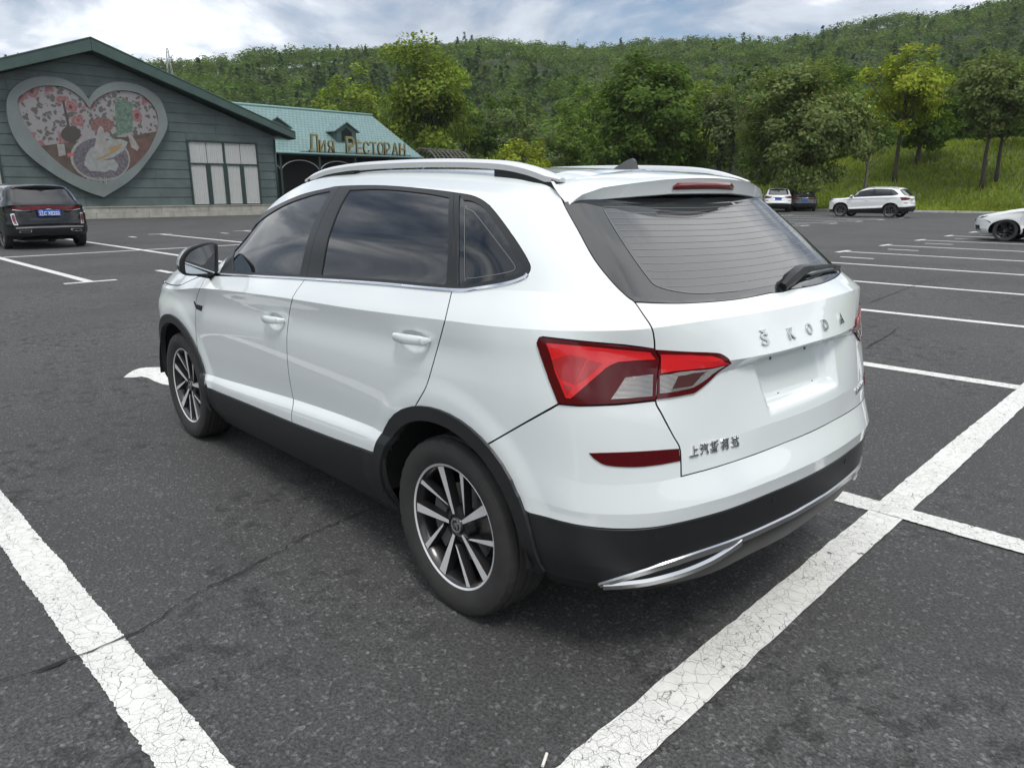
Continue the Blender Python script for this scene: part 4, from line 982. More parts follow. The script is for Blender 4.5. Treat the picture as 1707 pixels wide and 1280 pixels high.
# rear door lower edge follows cladding then the rear arch
ar_fwd=cutpath(A_R,clad_end,uG2[-1])
front_door=np.concatenate([uB1[:-1],uG1[:-1],cutpath(uCL,uG1[-1],uCL[0])[:-1],uG3[::-1][:-1]])
rear_door=np.concatenate([uB2[:-1],uG2[:-1],cutpath(A_R,uG2[-1],clad_end),cutpath(uCL,clad_end,uG1[-1])[1:-1],uG1[::-1][:-1]])
panel('front_door',front_door,WHITE,HERO,'LR'); panel('rear_door',rear_door,WHITE,HERO,'LR')
# --- window area
DLO_T=[(366,455),(381,425),(399.4,389.4),(439,355.6),(495,327.7),(542.8,315),(568.7,310.6),(638.4,309.8),(710,315.7),(758,321.7),(789.8,327.7),(813.7,341.6),(837.6,369.5),(865.5,409.4),(881.4,437),(883.8,449),(878,460.5)]
DLO_B=[(878,460.5),(850,470),(800,479.5),(754,483),(630,471.5),(510,463.5),(430,459),(366,455)]
uT=pxs(DLO_T); uBt=pxs(DLO_B)
TB=pxl([(568.7,311)])[0];TCp=pxl([(758,322)])[0];BB=pxl([(510.5,463.5)])[0];BC=pxl([(754,483)])[0]
gB=np.linspace(0,1,8)[:,None]*(BB-TB)+TB; gC=np.linspace(0,1,8)[:,None]*(BC-TCp)+TCp
f1=np.concatenate([cutpath(uT,uT[0],TB),gB[1:],cutpath(uBt,BB,uBt[-1])[1:-1]])
f2=np.concatenate([cutpath(uT,TB,TCp),gC[1:],cutpath(uBt,BC,BB)[1:-1],gB[::-1][:-1]])
f3=np.concatenate([cutpath(uT,TCp,uT[-1]),cutpath(uBt,uBt[0],BC)[1:],gC[::-1][1:-1]])
g1=pxs([(388,450),(391,418),(427,373.5),(471,343.6),(519,325.7),(551,318.5)],5); g1=np.concatenate([g1,pxl([(549,325),(500,455.5),(497,458),(440,455),(392,453)])])
g2=np.concatenate([pxs([(582,317),(638,315.5),(710,322.5),(748,329.5)],5),pxl([(749,332),(744,470),(741,474.5),(640,465.5),(538,459.5),(535,457)])])
g3=pxs([(764.5,336),(772,333.5),(790,336.5),(809,350),(835,385),(861,426),(873,445),(872,452),(861,457),(810,469.5),(766,476.5),(763,470)],4,True)
for nm,f,g in (('front_window_frame',f1,g1),('rear_window_frame',f2,g2),('quarter_window_frame',f3,g3)):
    fr=panel(nm,f,TRIM,HERO,'LR',holes=[g],off=.0005,gap=.0014)
    panel(nm.replace('_frame','_pane'),g,GLASS,HERO,'LR',off=-.004,gap=-.004,flange=0)
# defroster/antenna outline printed on the quarter pane
ql=pxs([(774,352),(779,348.5),(788,352),(800,366),(845,425),(857,442),(857,448),(848,453),(800,461.5),(778,463.5),(774,459)],5,True)
def strip_on(line,w,closed=False):
    line=np.asarray(line,float); t=np.gradient(line,axis=0); t/=np.linalg.norm(t,axis=1,keepdims=True)+1e-12; n=np.stack([-t[:,1],t[:,0]],-1)*w/2
    return line+n,line-n
def ribbon(name,line,w,m,parent,off,side='LR',closed=False):
    line=np.asarray(line,float)
    if closed: line=np.concatenate([line,line[:1]])
    a,b=strip_on(line,w); V=np.concatenate([sheet_eval(SH,a,off=off),sheet_eval(SH,b,off=off)]); n=len(line)
    _,N=sheet_eval(SH,line,True); N=np.concatenate([N,N])
    F=[(i,i+1,n+i+1,n+i) for i in range(n-1)]
    A=V[[F[0][0],F[0][1],F[0][2]]]
    if np.dot(np.cross(A[1]-A[0],A[2]-A[0]),N[0])<0: F=[f[::-1] for f in F]
    r=[]
    if side=='J':
        V2=V*[1,-1,1]; F=F+[tuple(i+len(V) for i in f[::-1]) for f in F]; V=np.concatenate([V,V2])
        return link(name,mesh(name,V,F,m,True),parent)
    if 'L' in side: r.append(link(name,mesh(name,V,F,m,True),parent))
    if 'R' in side: r.append(link(name,mesh(name,V*[1,-1,1],[f[::-1] for f in F],m,True),parent))
    return r
LINE=mat('heater_print',(.22,.215,.20),.5)
ribbon('printed_line',ql,.0022,LINE,HERO,-.0025,closed=True)
# bright strip under the windows
cb_=pxs([(362,456.5),(430,460.8),(510,465.2),(630,473.2),(754,483.8),(800,480.6),(850,471.8),(874,463.2),(880,457.5)],6)
a_,b_=strip_on(cb_,.011); panel('window_trim',np.concatenate([a_,b_[::-1]]),CHROME,HERO,'LR',off=.005,gap=0,flange=.008)
# --- roof + quarter shell
GT=[(936,303),(933,318),(941,343),(963,383),(991,433),(1023,473),(1046,495),(1058,504),(1072,524),(1086,545.5),(1090.5,565),(1091.5,583)]
GT2=[(1091.5,583),(1099,600),(1095,624),(1092.5,667),(1103,690),(1122,726),(1133,746),(1135,770),(1135.5,794)]
uGT,uGT2=pxs(GT,4),pxs(GT2,4)
RG=pxs([(936,303),(945,300.5),(982,293.7),(1012,289),(1040,285.5)],4)
LT=[(897,567.4),(900,563),(906,561.7),(985.4,570.6),(1040,575.5),(1091,581)]
LB=[(1092.5,667.6),(1027.6,674),(964.4,676),(931.7,673.3)]
LL=[(931.7,673.3),(914.8,630.7),(896,576),(897,567.4)]
BG=pxs([(931.7,673.3),(880,702),(826,733),(812,741)],5); BG[-1]=A_R[int(np.argmin(((A_R-BG[-1])**2).sum(1)))]
ar_back=cutpath(A_R,BG[-1],uG2[-1])
rg_end=np.array([UM,RG[-1,1]+.03])
shell=np.concatenate([uG2[::-1],cutpath(uBt,BC,uBt[0])[1:],uT[::-1][1:],
    np.array([[ucol(5.0),VK[10]+.002],[ucol(4.55),VK[11]+.02],[ucol(4.45),VK[13]],[ucol(4.2),VK[14]],[ucol(2.),VK[14]],[0,VK[14]],[0,VK[15]],[UM,VK[15]],rg_end]),RG[::-1][:-1],uGT[:-1],
    np.array([PX([(1091.5,583)])[0]]),pxl(LT[::-1])[1:],pxl(LL[::-1])[1:-1],BG,ar_back[1:-1]])
panel('body_shell',shell,WHITE,HERO,'J',step=.015)
# front end
wsc=np.array([[0,VK[12]],[ucol(3.),VK[12]],[ucol(4.4),VK[12]+.0],[ucol(4.45),VK[13]],[ucol(4.2),VK[14]],[ucol(2.),VK[14]],[0,VK[14]]])
panel('windscreen',wsc,GLASS,HERO,'J',off=-.003,flange=0)
bon=np.array([[0,VK[9]+.01],[ucol(2.),VK[9]+.01],[ucol(3.),VK[9]+.012],[ucol(4.2),VK[9]+.03],[ucol(4.8),VK[10]-.01],[ucol(4.7),VK[11]-.02],[ucol(4.4),VK[12]-.01],[ucol(3.),VK[12]-.01],[0,VK[12]-.01]])
panel('bonnet',bon,WHITE,HERO,'J')
afl=A_F[::-1]                       # from low rear end of the arch to its low front end? keep order by u
afu=A_F if A_F[0,0]<A_F[-1,0] else A_F[::-1]
fb=np.array([[0,VK[2]],[0,VK[9]+.008],[ucol(2.),VK[9]+.008],[ucol(2.35),VK[9]+.008],[ucol(2.45),VK[6]]])
i0=int(np.argmin(((afu-np.array([ucol(2.9),VK[5]]))**2).sum(1)))
top_i=int(np.argmax(afu[:,1]))
fbump=np.concatenate([fb,afu[:max(2,i0)][::-1],np.array([[afu[0,0]-.002,VK[2]]])])
panel('front_bumper',fbump,WHITE,HERO,'J')
iend=int(np.argmin(((afu-uG3[-1])**2).sum(1)))
fender=np.concatenate([np.array([[ucol(2.45),VK[6]],[ucol(2.35),VK[9]+.008],[ucol(3.),VK[9]+.010],[ucol(4.2),VK[9]+.028],[ucol(4.8),VK[10]-.012],[ucol(4.95),VK[10]-.004]]),uG3[:-1],afu[max(2,i0):iend+1][::-1]])
panel('front_fender',fender,WHITE,HERO,'LR')
panel('front_lower_cladding',np.array([[0,0],[0,VK[2]],[afu[0,0],VK[2]],[afu[0,0],0.]]),BLKP,HERO,'J',off=.003)
hl=np.array([[ucol(1.15),VK[7]-.01],[ucol(1.1),VK[8]+.02],[ucol(2.0),VK[9]],[ucol(2.75),VK[9]-.006],[ucol(2.6),VK[8]-.01],[ucol(2.0),VK[7]-.03]])
panel('headlight',hl,mat('headlight_glass',(.25,.26,.27),.05,metal=.6,coat=1),HERO,'LR',off=.004)
# --- cladding
sill=np.concatenate([uCL,cutpath(A_R,uCL[-1],A_R[0] if A_R[0,0]<A_R[-1,0] else A_R[-1])[1:]])
ar_lo=sill[-1]; af_lo=afu[-1]
sillp=np.concatenate([uCL,np.array([[uCL[-1,0]-.004,0.0],[uCL[0,0]+.012,0.0]])])
panel('sill_cladding',sillp,BLKP,HERO,'LR',off=.004,flange=.014)
for cx,nm in ((0,'rear_arch_trim'),(2.61,'front_arch_trim')):
    o_=np.array(arch(cx,RO+.004,-2,182)); i_=np.array(arch(cx,RI,-2,182,sq=.02))
    zlo=.262 if cx==0 else .25
    if cx==0: o_=np.concatenate([[(.418,.255)],o_[:-1],[(-.447,.335)]]); i_=np.concatenate([[(.37,.235)],i_[:-1],[(-.392,.300)]])
    else: o_=np.concatenate([[(cx+.42,.27)],o_,[(cx-.425,.27)]]); i_=np.concatenate([[(cx+.375,.25)],i_,[(cx-.375,.235)]])
    panel(nm,SIDE(np.concatenate([o_,i_[::-1]])),BLKP,HERO,'LR',off=.011,flange=.028,gap=0)
# --- tailgate
TGB=pxs([(1135.5,794),(1191,779),(1258,757),(1325,731)],4)
uGB=pxs([(1058,503.5),(1097,505.5),(1149,505.5),(1226,499.5),(1303.5,484.8)],4)
iT=cutpath(uGT,uGB[0],uGT[-1])
tail=np.concatenate([iT,uGT2[1:],TGB[1:],np.array([[UM,VK[5]],[UM,VK[10]-.004]]),uGB[::-1][:-1]])
panel('tailgate',tail,WHITE,HERO,'J')
rgl=np.concatenate([cutpath(uGT,PX([(943,347)])[0],uGT[int(np.argmin(((uGT-uGB[0])**2).sum(1)))]),uGB[1:],np.array([[UM,VK[10]],[UM,VK[12]+.03],[PX([(943,347)])[0][0],VK[12]+.02]])])
panel('rear_window_pane',rgl,RGLASS,HERO,'J',off=.0005,gap=.0022,flange=.006)
# --- rear bumper
arb=cutpath(A_R,PX([(880,854)])[0],BG[-1])
R2=pxs([(880,854),(964.5,875),(1038,882),(1112,875),(1210.6,850),(1309,811)],4)
bump_up=np.concatenate([BG[::-1][:-1],pxl(LB[::-1])[:-1],uGT2[int(np.argmin(((uGT2-PX([(1092.5,667)])[0])**2).sum(1))):],TGB[1:],np.array([[UM,VK[5]],[UM,VK[2]]]),R2[::-1],arb[1:-1]])
panel('rear_bumper',bump_up,WHITE,HERO,'J')
lowp=np.concatenate([R2,np.array([[UM,VK[2]],[UM,0.]]),pxl([(1000,973),(960,966),(906,950)]),pxl([(893,905)])])
panel('rear_bumper_cladding',lowp,BLKP,HERO,'J',off=.002)
# --- tail lamps: outer half on the body, inner half on the tailgate
sp=pxl([(1091,581),(1099.3,600),(1095,624),(1092,667.6)])
lo_=np.concatenate([pxs(LT,4),sp[1:],pxs(LB,3)[1:],pxs(LL,3)[1:-1]])
li_=np.concatenate([pxs([(1091,581),(1140,583.5),(1185,585),(1200,587.5),(1211,594.5),(1219.5,604)],4),pxl([(1190,628),(1156,657),(1140,660)]),pxl([(1092,667.6)]),sp[::-1][1:-1]])
lamp=panel('tail_lamp',lo_,DRED,HERO,'LR',off=.006,gap=.002,flange=.016)
lampi=panel('tailgate_lamp',li_,DRED,HERO,'LR',off=.006,gap=.002,flange=.016)
def sub(parents,name,poly,m,off):
    for s,pr in zip('LR',parents):
        panel(name,poly,m,pr,s,off=off,gap=0,flange=.0015,step=.008)
red1=pxl([(911.6,572),(985,578),(1050,584),(1083,587),(1091,599),(1060,600.5),(1030,603),(1010,613),(985,635),(952,664),(944.5,663),(927,620)])
sub(lamp,'red_lens',red1,REDL,.0075)
for tri in ([(922,600),(953,590),(967,600),(935,632)],[(955,592),(980,597),(958,641),(938,632)],[(982,600),(1005,606),(973,634),(960,641)],[(940,640),(955,645),(947,659)]):
    sub(lamp,'lens_facet',pxl(tri),mat('lens_facet_red',(.36,.006,.010),.22,coat=1.),.0085)
clr1=pxl([(1042,629),(1087,624),(1086,660),(1060,662.5),(1018,665.5)]); sub(lamp,'clear_lens',clr1,CLEARL,.0075)
red2=pxl([(1100,590),(1150,591.5),(1184,593.5),(1198,598),(1214,605),(1160,614),(1100,622)]); sub(lampi,'red_lens',red2,REDL,.0075)
clr2=pxl([(1098,626),(1150,618),(1206,608.5),(1180,628),(1153,645.5),(1098,656)]); sub(lampi,'clear_lens',clr2,CLEARL,.0075)
drk=pxl([(1128,627),(1176,618),(1152,642),(1118,648)]); sub(lampi,'dark_facet',drk,mat('lens_dark_facet',(.07,.02,.022),.1,coat=1.),.0082)
refl=pxs([(982.3,755),(1060,752.5),(1131,747.7)],4); refl=np.concatenate([refl,pxl([(1133,767.8)]),pxs([(1100,774),(1059,778),(1011,775),(990,763.5)],3)])
panel('rear_reflector',refl,DRED,HERO,'LR',off=.0035,gap=0,flange=.006)
for a in ((1197,903.5),(1288,837)):
    pass
# ---------- details of the white car ----------
def sheet_backing():
    """black inner skin 16 mm behind the panels, with the wheel openings left open"""
    V=[];F=[];o=0
    for s,P in enumerate(SH.segs):
        N=SH.nrm[s]; ix=np.unique(np.append(np.arange(0,SH.nu,3),SH.nu-1)); Q=(P-N*.016)[:,ix]; A=P[:,ix]
        n,mn=Q.shape[:2]
        V.append(Q.reshape(-1,3)); 
        cx=(A[:-1,:-1]+A[1:,1:])/2
        hole=np.zeros(cx.shape[:2],bool)
        if s in (5,6,7,8): hole|=(cx[...,0]<-.45)&(cx[...,1]<.60)
        for wx in (0,2.61): hole|=(np.hypot(cx[...,0]-wx,cx[...,2]-.318)<.40)&(cx[...,1]>.5)&(cx[...,2]<.8)
        for i in range(n-1):
            for j in range(mn-1):
                if not hole[i,j]: F.append((o+i*mn+j,o+i*mn+j+1,o+(i+1)*mn+j+1,o+(i+1)*mn+j))
        o+=n*mn
    V=np.concatenate(V); k=len(V)
    F2=[tuple(i+k for i in f[::-1]) for f in F]
    link('inner_skin',mesh('inner_skin',np.concatenate([V,V*[1,-1,1]]),F+F2,DARK,True),HERO)
sheet_backing()
mb=MB(); mb.box((-.42,-.50,.20),(3.1,.50,.27)); mb.box((.42,-.78,.20),(2.18,.78,.25)); mb.build('underbody',DARK,HERO)
# wheel-arch liners
for cx in (0,2.61):
    for s in (1,-1):
        V=[];F=[];n=20
        for i in range(n+1):
            t=math.radians(2+176*i/n); 
            for y in (.875,.52): V.append((cx+.405*math.cos(t),s*y,.318+.405*math.sin(t)))
        for i in range(n): F.append((2*i,2*i+1,2*i+3,2*i+2))
        k=len(V)
        V.append((cx,s*.52,.318)); F+=[(2*i+1,k,2*i+3) for i in range(n)]
        link('arch_liner',mesh('arch_liner',V,F,DARK,True),HERO)
# --- spoiler
SPT=[(947,341.7),(957,333),(970,323),(1005.5,311),(1064,303),(1111,297.8),(1165,295.2)]
SPB=[(948,343.5),(962,341),(993.7,335.2),(1064,329.2),(1118,325),(1165,324)]
def spx(y): return -.392+.33*y*y+.06*max(0,abs(y)-.5)
def plan_z(pts,dx=0.):
    ys=np.linspace(0,.62,80); pf=np.array([(spx(y)+dx,y) for y in ys]); r=[]
    for p in pts:
        h=_cross_planform(pf,p)
        if h: r.append((np.interp(h[0],np.arange(80),ys),h[1]))
    r.sort(); return np.array(r)
zt=plan_z(SPT); zb=plan_z(SPB,.012)
def rgx(y):  # roof gap behind the roof
    P=sheet_eval(SH,RG); o=np.argsort(P[:,1]); return float(np.interp(abs(y),P[o,1],P[o,0])), float(np.interp(abs(y),P[o,1],P[o,2]))
ymax=float(zt[-1,0])
ys=np.concatenate([np.linspace(0,ymax*.9,22),ymax*np.array([.925,.95,.97,.985,1.0])])
prof=[]
for y in ys:
    gx,gz=rgx(y); e=min(1.,max(0.,(ymax-y)/.06)); e=math.sqrt(1-(1-e)**2)
    xt=spx(y); z1=float(np.interp(y,zt[:,0],zt[:,1])); z0=float(np.interp(y,zb[:,0],zb[:,1])); z0=min(z0,z1-.004)
    gx=max(gx,xt+.02) 
    xm=gx*.5+xt*.5; zm=gz*.45+z1*.55+.010*e
    P=[(gx-.004,gz+.001),(gx*.75+xt*.25,gz*.72+z1*.28+.007*e),(xm,zm),(xt*.8+gx*.2,z1*.85+gz*.15+.006*e),(xt+.012,z1+.003*e),(xt,z1-.003),(xt+.003,z1-.010),(xt+.010,z0+.004),(xt+.018,z0),(xt+.032,z0+.001),(xt+.075,z0-.012)]
    prof.append([(a,y,b) for a,b in P])
prof=[[(a,-y,b) for a,y,b in p] for p in prof[::-1]][:-1]+prof
n=len(prof[0]); V=[v for p in prof for v in p]; F=[];fm=[]
for i in range(len(prof)-1):
    for j in range(n-1): F.append((i*n+j,(i+1)*n+j,(i+1)*n+j+1,i*n+j+1)); fm.append(1 if j>=n-2 else 0)
me=mesh('spoiler',V,F,None,38,[WHITE,BLKP],fm); bm=bmesh.new(); bm.from_mesh(me); bmesh.ops.recalc_face_normals(bm,faces=bm.faces); bm.to_mesh(me); bm.free()
sp_o=link('spoiler',me,HERO)
# high brake lamp in the spoiler's rear face
V=[];F=[]
yy=np.linspace(-.185,.185,19)
for i,y in enumerate(yy):
    z1=float(np.interp(abs(y),zt[:,0],zt[:,1])); z0=float(np.interp(abs(y),zb[:,0],zb[:,1])); k=.34 if i in (0,) else (.62 if i==18 else .5)
    top=z0+(z1-z0)*(.72 if 0<i<18 else .50); bot=z0+(z1-z0)*.30
    for zz in (top,bot): V.append((spx(y)+.003+(.007*(z1-zz-.010)/max(.02,z1-z0-.014))-.0035,y,zz))
k=len(V)
V+=[(a+.01,b,c) for a,b,c in V]
for i in range(18): F+= [(2*i,2*i+1,2*i+3,2*i+2),(2*i,2*i+2,k+2*i+2,k+2*i),(2*i+1,k+2*i+1,k+2*i+3,2*i+3)]
link('high_brake_lamp',mesh('high_brake_lamp',V,F,mat('brake_lens',(.16,.004,.008),.1,coat=1.),True),HERO)
# --- roof rails
rail_px=[(512,299),(530,288),(560,278),(620,270),(730,265),(830,267),(880,275),(915,287),(938,297)]
RAILM=mat('rail_silver',(.74,.75,.76),.34,metal=.45)
for s in (1,-1):
    pts=[]
    for p in smooth_pts(rail_px,6):
        q=px_on(np.array(p),1,.552); pts.append((q[0],s*.552,q[2]))
    n=len(pts); V=[];F=[]
    for i,(x,y,z) in enumerate(pts):
        e=min(1.,min(i,n-1-i)/6.); w=.012+.008*e; h=.012+.018*e
        # rounded flat bar: top edge at z
        for a,b in ((-w,-h),(-w*1.05,-h*.4),(-w*.7,0),(w*.5,0),(w*1.05,-h*.4),(w,-h)): V.append((x,y+s*a,z+b))
    for i in range(n-1):
        for k in range(6): F.append((i*6+k,i*6+(k+1)%6,(i+1)*6+(k+1)%6,(i+1)*6+k))
    F+=[tuple(range(6)),tuple((n-1)*6+k for k in range(6))]
    me=mesh('roof_rail',V,F,RAILM,35); bm=bmesh.new(); bm.from_mesh(me); bmesh.ops.recalc_face_normals(bm,faces=bm.faces); bm.to_mesh(me); bm.free()
    rl=link('roof_rail',me,HERO)
    for a,b in ((2,16),(30,n-2)):
        V=[];F=[]
        for i in range(a,b+1):
            x,y,z=pts[i]; zr=1.47
            for yy_ in (-.010,.017): V+= [(x,y+s*yy_,z-.014),(x,y+s*yy_,z-.085)]
        m_=b-a
        for i in range(m_):
            o=4*i; F+= [(o,o+1,o+5,o+4),(o+2,o+6,o+7,o+3),(o+1,o+3,o+7,o+5)]
        F+=[(0,2,3,1),(4*m_,4*m_+1,4*m_+3,4*m_+2)]
        link('rail_foot',mesh('rail_foot',V,F,BLKP,False),rl)
# --- antenna fin
fin=[(.10,0),(.055,.030),(.015,.052),(-.012,.060),(-.022,.052),(-.032,.0)]
q=px_on(np.array([1050.,283.]),1,0.); fx,fz=q[0],1.524
mb=MB(); V=[];F=[]
for k,(w) in enumerate((.030,.018,.006)): 
    for a,b in fin: V.append((fx+a*(1-.04*k),w*(1-(b/.06)*.55) ,fz-.012+b*(.35*k+.3) if False else fz-.012+b))
for sgn in (1,-1):
    pass
V=[(fx+a,.026*(1-b/.062*.85)+.002,fz-.01+b) for a,b in fin]+[(fx+a,-.026*(1-b/.062*.85)-.002,fz-.01+b) for a,b in fin]; n=len(fin)
F=[tuple(range(n)),tuple(range(2*n-1,n-1,-1))]+[(i,i+1,n+i+1,n+i) for i in range(n-1)]
mb.add(V,F).build('antenna_fin',mat('fin_grey',(.055,.058,.06),.4),HERO,bevel=.004)
# --- door mirrors
for s in (1,-1):
    H=[(300,431),(311,416),(330,408),(350,404.5),(361,407),(363.5,414),(364,452),(360,457.5),(335,460),(312,459.5),(303,455),(299,444)]
    GL=[(308.5,433),(318,420),(335,411.5),(352,407),(356.5,409.5),(357,452),(352,455),(330,456.5),(312,455.5),(308.5,450)]
    yo=.985
    def mp_(p,x): 
        q=px_on(np.array(p,float),0,x); return (x,s*q[1],q[2])
    hx=2.02
    ring=smooth_pts(H,4,True); back=[mp_(p,hx) for p in ring]; c=np.mean(back,0)
    V=list(back); n=len(ring); F=[]
    fr=[(np.array(b)-c)*.93+c+np.array([.06,0,0]) for b in back]; fr2=[(np.array(b)-c)*.62+c+np.array([.115,0,.0]) for b in back]
    V+= [tuple(v) for v in fr]+[tuple(v) for v in fr2]+[tuple(c+np.array([.13,0,0]))]
    for r in range(2):
        for i in range(n): F.append((r*n+i,r*n+(i+1)%n,(r+1)*n+(i+1)%n,(r+1)*n+i))
    F+=[(2*n+i,2*n+(i+1)%n,3*n) for i in range(n)]
    fm=[0 if (V[f[0]][2]>c[2]-.032) else 1 for f in F]
    me=mesh('mirror_housing',V,F,None,True,[WHITE,BLKP],fm); bm=bmesh.new(); bm.from_mesh(me); bmesh.ops.recalc_face_normals(bm,faces=bm.faces); bm.to_mesh(me); bm.free()
    mh=link('door_mirror',me,HERO)
    lip=[(np.array(b)-c)*.90+c+np.array([-.004,0,0]) for b in back]; gl=[mp_(p,hx-.001) for p in smooth_pts(GL,4,True)]
    V=list(back)+[tuple(v) for v in lip]; F=[(i,(i+1)%n,n+(i+1)%n,n+i) for i in range(n)]
    V.append(tuple(c+np.array([-.0025,0,0]))); F+=[(n+i,n+(i+1)%n,2*n) for i in range(n)]
    link('mirror_rim',mesh('mirror_rim',V,F,BLKP,False),mh)
    cg=np.mean(gl,0); k=len(gl); V=[tuple(np.array(g)+[-.0055,0,0]) for g in gl]+[tuple(cg+np.array([-.0055,0,0]))]; F=[(i,(i+1)%k,k) for i in range(k)]
    link('mirror_glass',mesh('mirror_glass',V,F,mat('mirror_silver',(.48,.50,.52),.02,metal=1.),False),mh)
    mb=MB(); mb.tube([(hx+.045,s*.90,c[2]-.06),(hx+.055,s*.84,c[2]-.075),(hx+.06,s*.79,c[2]-.08)],[.028,.03,.034],10); mb.build('mirror_arm',BLKP,mh,smooth=True)
    # sail panel at the window's front corner
# --- door handles
for (hx,hz) in ((1.235,.905),(.155,.975)):
    for s in (1,-1):
        Ph=[];n=14
        V=[];F=[]
        for i in range(n+1):
            t=i/n; x=hx+.098-.196*t; e=math.sin(math.pi*min(1,max(0,t)))**.4
            uv=SIDE([(x,hz+.006*(t-.5))])[0]; b=sheet_eval(SH,[uv])[0]
            bow=.022+.020*math.sin(math.pi*t)**.7; h=.0175*(.55+.45*e)
            if i in (0,n): h*=.6; bow=.008
            zc=hz+.012*(t-.5)*1.
            ycl=sheet_eval(SH,[SIDE([(hx+.098-.196*round(t),hz)])[0]])[0][1]; yb=max(b[1],.872)
            for (dy,dz) in ((-.014,-h*.8),(-.002,-h),(.004,-h*.3),(.003,h*.6),(-.003,h),(-.014,h*.7)): V.append((x,s*(yb+bow+dy),zc+dz))
        for i in range(n):
            for k in range(6): F.append((i*6+k,i*6+(k+1)%6,(i+1)*6+(k+1)%6,(i+1)*6+k))
        F+=[tuple(range(6)),tuple(n*6+k for k in range(6))]
        me=mesh('door_handle',V,F,WHITE,40); bm=bmesh.new(); bm.from_mesh(me); bmesh.ops.recalc_face_normals(bm,faces=bm.faces); bm.to_mesh(me); bm.free()
        link('door_handle',me,HERO)
# --- rear wiper
gp=PT
mb=MB(); mb.tube([gp((1303,480),.004),gp((1309,473),.020),gp((1322,462),.030),gp((1341,456),.028)],[.016,.024,.022,.013],8); mb.tube([gp((1336,458),.03),gp((1362,453),.026),gp((1384,449.5),.020),gp((1396,450),.016)],[.012,.010,.006,.003],6)
mb.tube([gp((1346,463),.010),gp((1370,456.5),.010),gp((1396,451.5),.010)],.0045,6); mb.build('rear_wiper',BLKP,HERO,smooth=40)
# heater lines on the rear pane
for i in range(13):
    t=i/12.; v=VK[10]+.055+(VK[12]-VK[10]-.075)*t
    L0=PX([(1094-78*t,478-118*t)])[0][0]
    uu=np.linspace(L0,UM,24); ribbon('heater_line',np.stack([uu,np.full(24,v)],-1),.0016,LINE,HERO,.0022,'J')
inner=np.concatenate([pxs([(1006,349),(1023,380),(1050,422),(1079,462),(1096,478.5),(1138,488.5),(1180,490),(1230,486)],5),np.array([[UM,VK[10]+.026],[UM,VK[12]+.028]])]); panel('window_film',inner,mat('window_film',(.034,.037,.041),.04,ior=1.9),HERO,'J',off=.0014,gap=0,flange=0)  # added paler panel: the see-through, hazy look of the pane put into its colour
hb=pxs([(1007,352),(1023,380),(1050,422),(1079,462),(1096,477.5),(1138,487.5),(1180,489),(1230,485)],5); ribbon('printed_border',hb,.0026,LINE,HERO,.0022,'LR')
# --- chrome exhaust trim along the bumper's lower edge
ct=pxs([(1000,972.5),(1030,963.5),(1075,950),(1150,926),(1230,898),(1309,862),(1340,845)],6)
cu_=np.concatenate([ct,[[UM,ct[-1,1]+.0]]]); a_,b_=strip_on(cu_,.018); panel('bumper_trim',np.concatenate([a_,b_[::-1]]),SATIN,HERO,'J',off=.010,gap=0,flange=.012)
ct2=pxs([(1006,973),(1040,971),(1085,965),(1140,950),(1185,931),(1222,908),(1232,900)],5); a_,b_=strip_on(ct2,.022)
panel('exhaust_trim',np.concatenate([a_,b_[::-1]]),SATIN,HERO,'LR',off=.014,gap=0,flange=.014)
for s in (1,-1):
    for p in ((1094,893),(1289,833)):
        P,N=sheet_eval(SH,PX([p]),True); P=P[0]+N[0]*.003; N=Vector(N[0]); 
        mb=MB(); q=[P+np.array(N)*-.004,P+np.array(N)*.001]; q=[(v[0],s*v[1],v[2]) for v in q]; mb.tube(q,.0105,14); mb.build('parking_sensor',TRIM,HERO,smooth=40)
# --- lettering on the tailgate
LETM=mat('badge_chrome',(.55,.56,.57),.15,metal=1.)
def badge(txt,uv_px=None,size=.05,P=None,width=None,flip=1,depth=.006,name='badge_letter'):
    uv=PX([uv_px]) if P is None else None
    Q,N=sheet_eval(SH,uv,True) if P is None else P
    Q=Q[0].copy();N=Vector(N[0])
    if flip<0: Q[1]*=-1;N.y*=-1
    z=Vector((0,0,1)); z=(z-N*N.dot(z)).normalized(); x=z.cross(-N).normalized() if False else (-N).cross(z)*-1
    x=z.cross(N); x.normalize()
    x=-x if x.dot(Vector((0,-1,0)))<0 and abs(N.x)>.5 else x
    if abs(N.x)<=.5 and x.x>0 and False: x=-x
    M=Matrix(((x.x,-N.x,z.x,Q[0]+N.x*depth*.4),(x.y,-N.y,z.y,Q[1]+N.y*depth*.4),(x.z,-N.z,z.z,Q[2]+N.z*depth*.4),(0,0,0,1)))
    me=text_mesh(txt,size,depth,LETM,name,bevel=.0006,width=width); o=link(name,me,HERO); o.matrix_world=M; return o
for ch,p in (('Š',(1273,563)),('K',(1317.7,556.3))): badge(ch,p,.052,width=.036)
_lv=PX([(1330,553.)])[0][1]
badge('O',P=sheet_eval(SH,[[UM-1e-4,_lv]],True),size=.052,width=.036)
for ch,src in (('D',(1317.7,556.3)),('A',(1273,563.5))): badge(ch,src,.052,width=.036,flip=-1)
for i,ch in enumerate('上汽斯柯达'): badge(ch,(1155.5+i*17.2,751.5-i*4.0),.034,width=.031,depth=.005)
for i,ch in enumerate('KAMIQ'[::-1]):
    uv=PX([(1156+i*15,753.-i*3.5)]); P,N=sheet_eval(SH,uv,True); badge(ch,P=(P,N),size=.032,width=.02 if ch!='I' else .006,flip=-1,depth=.004)
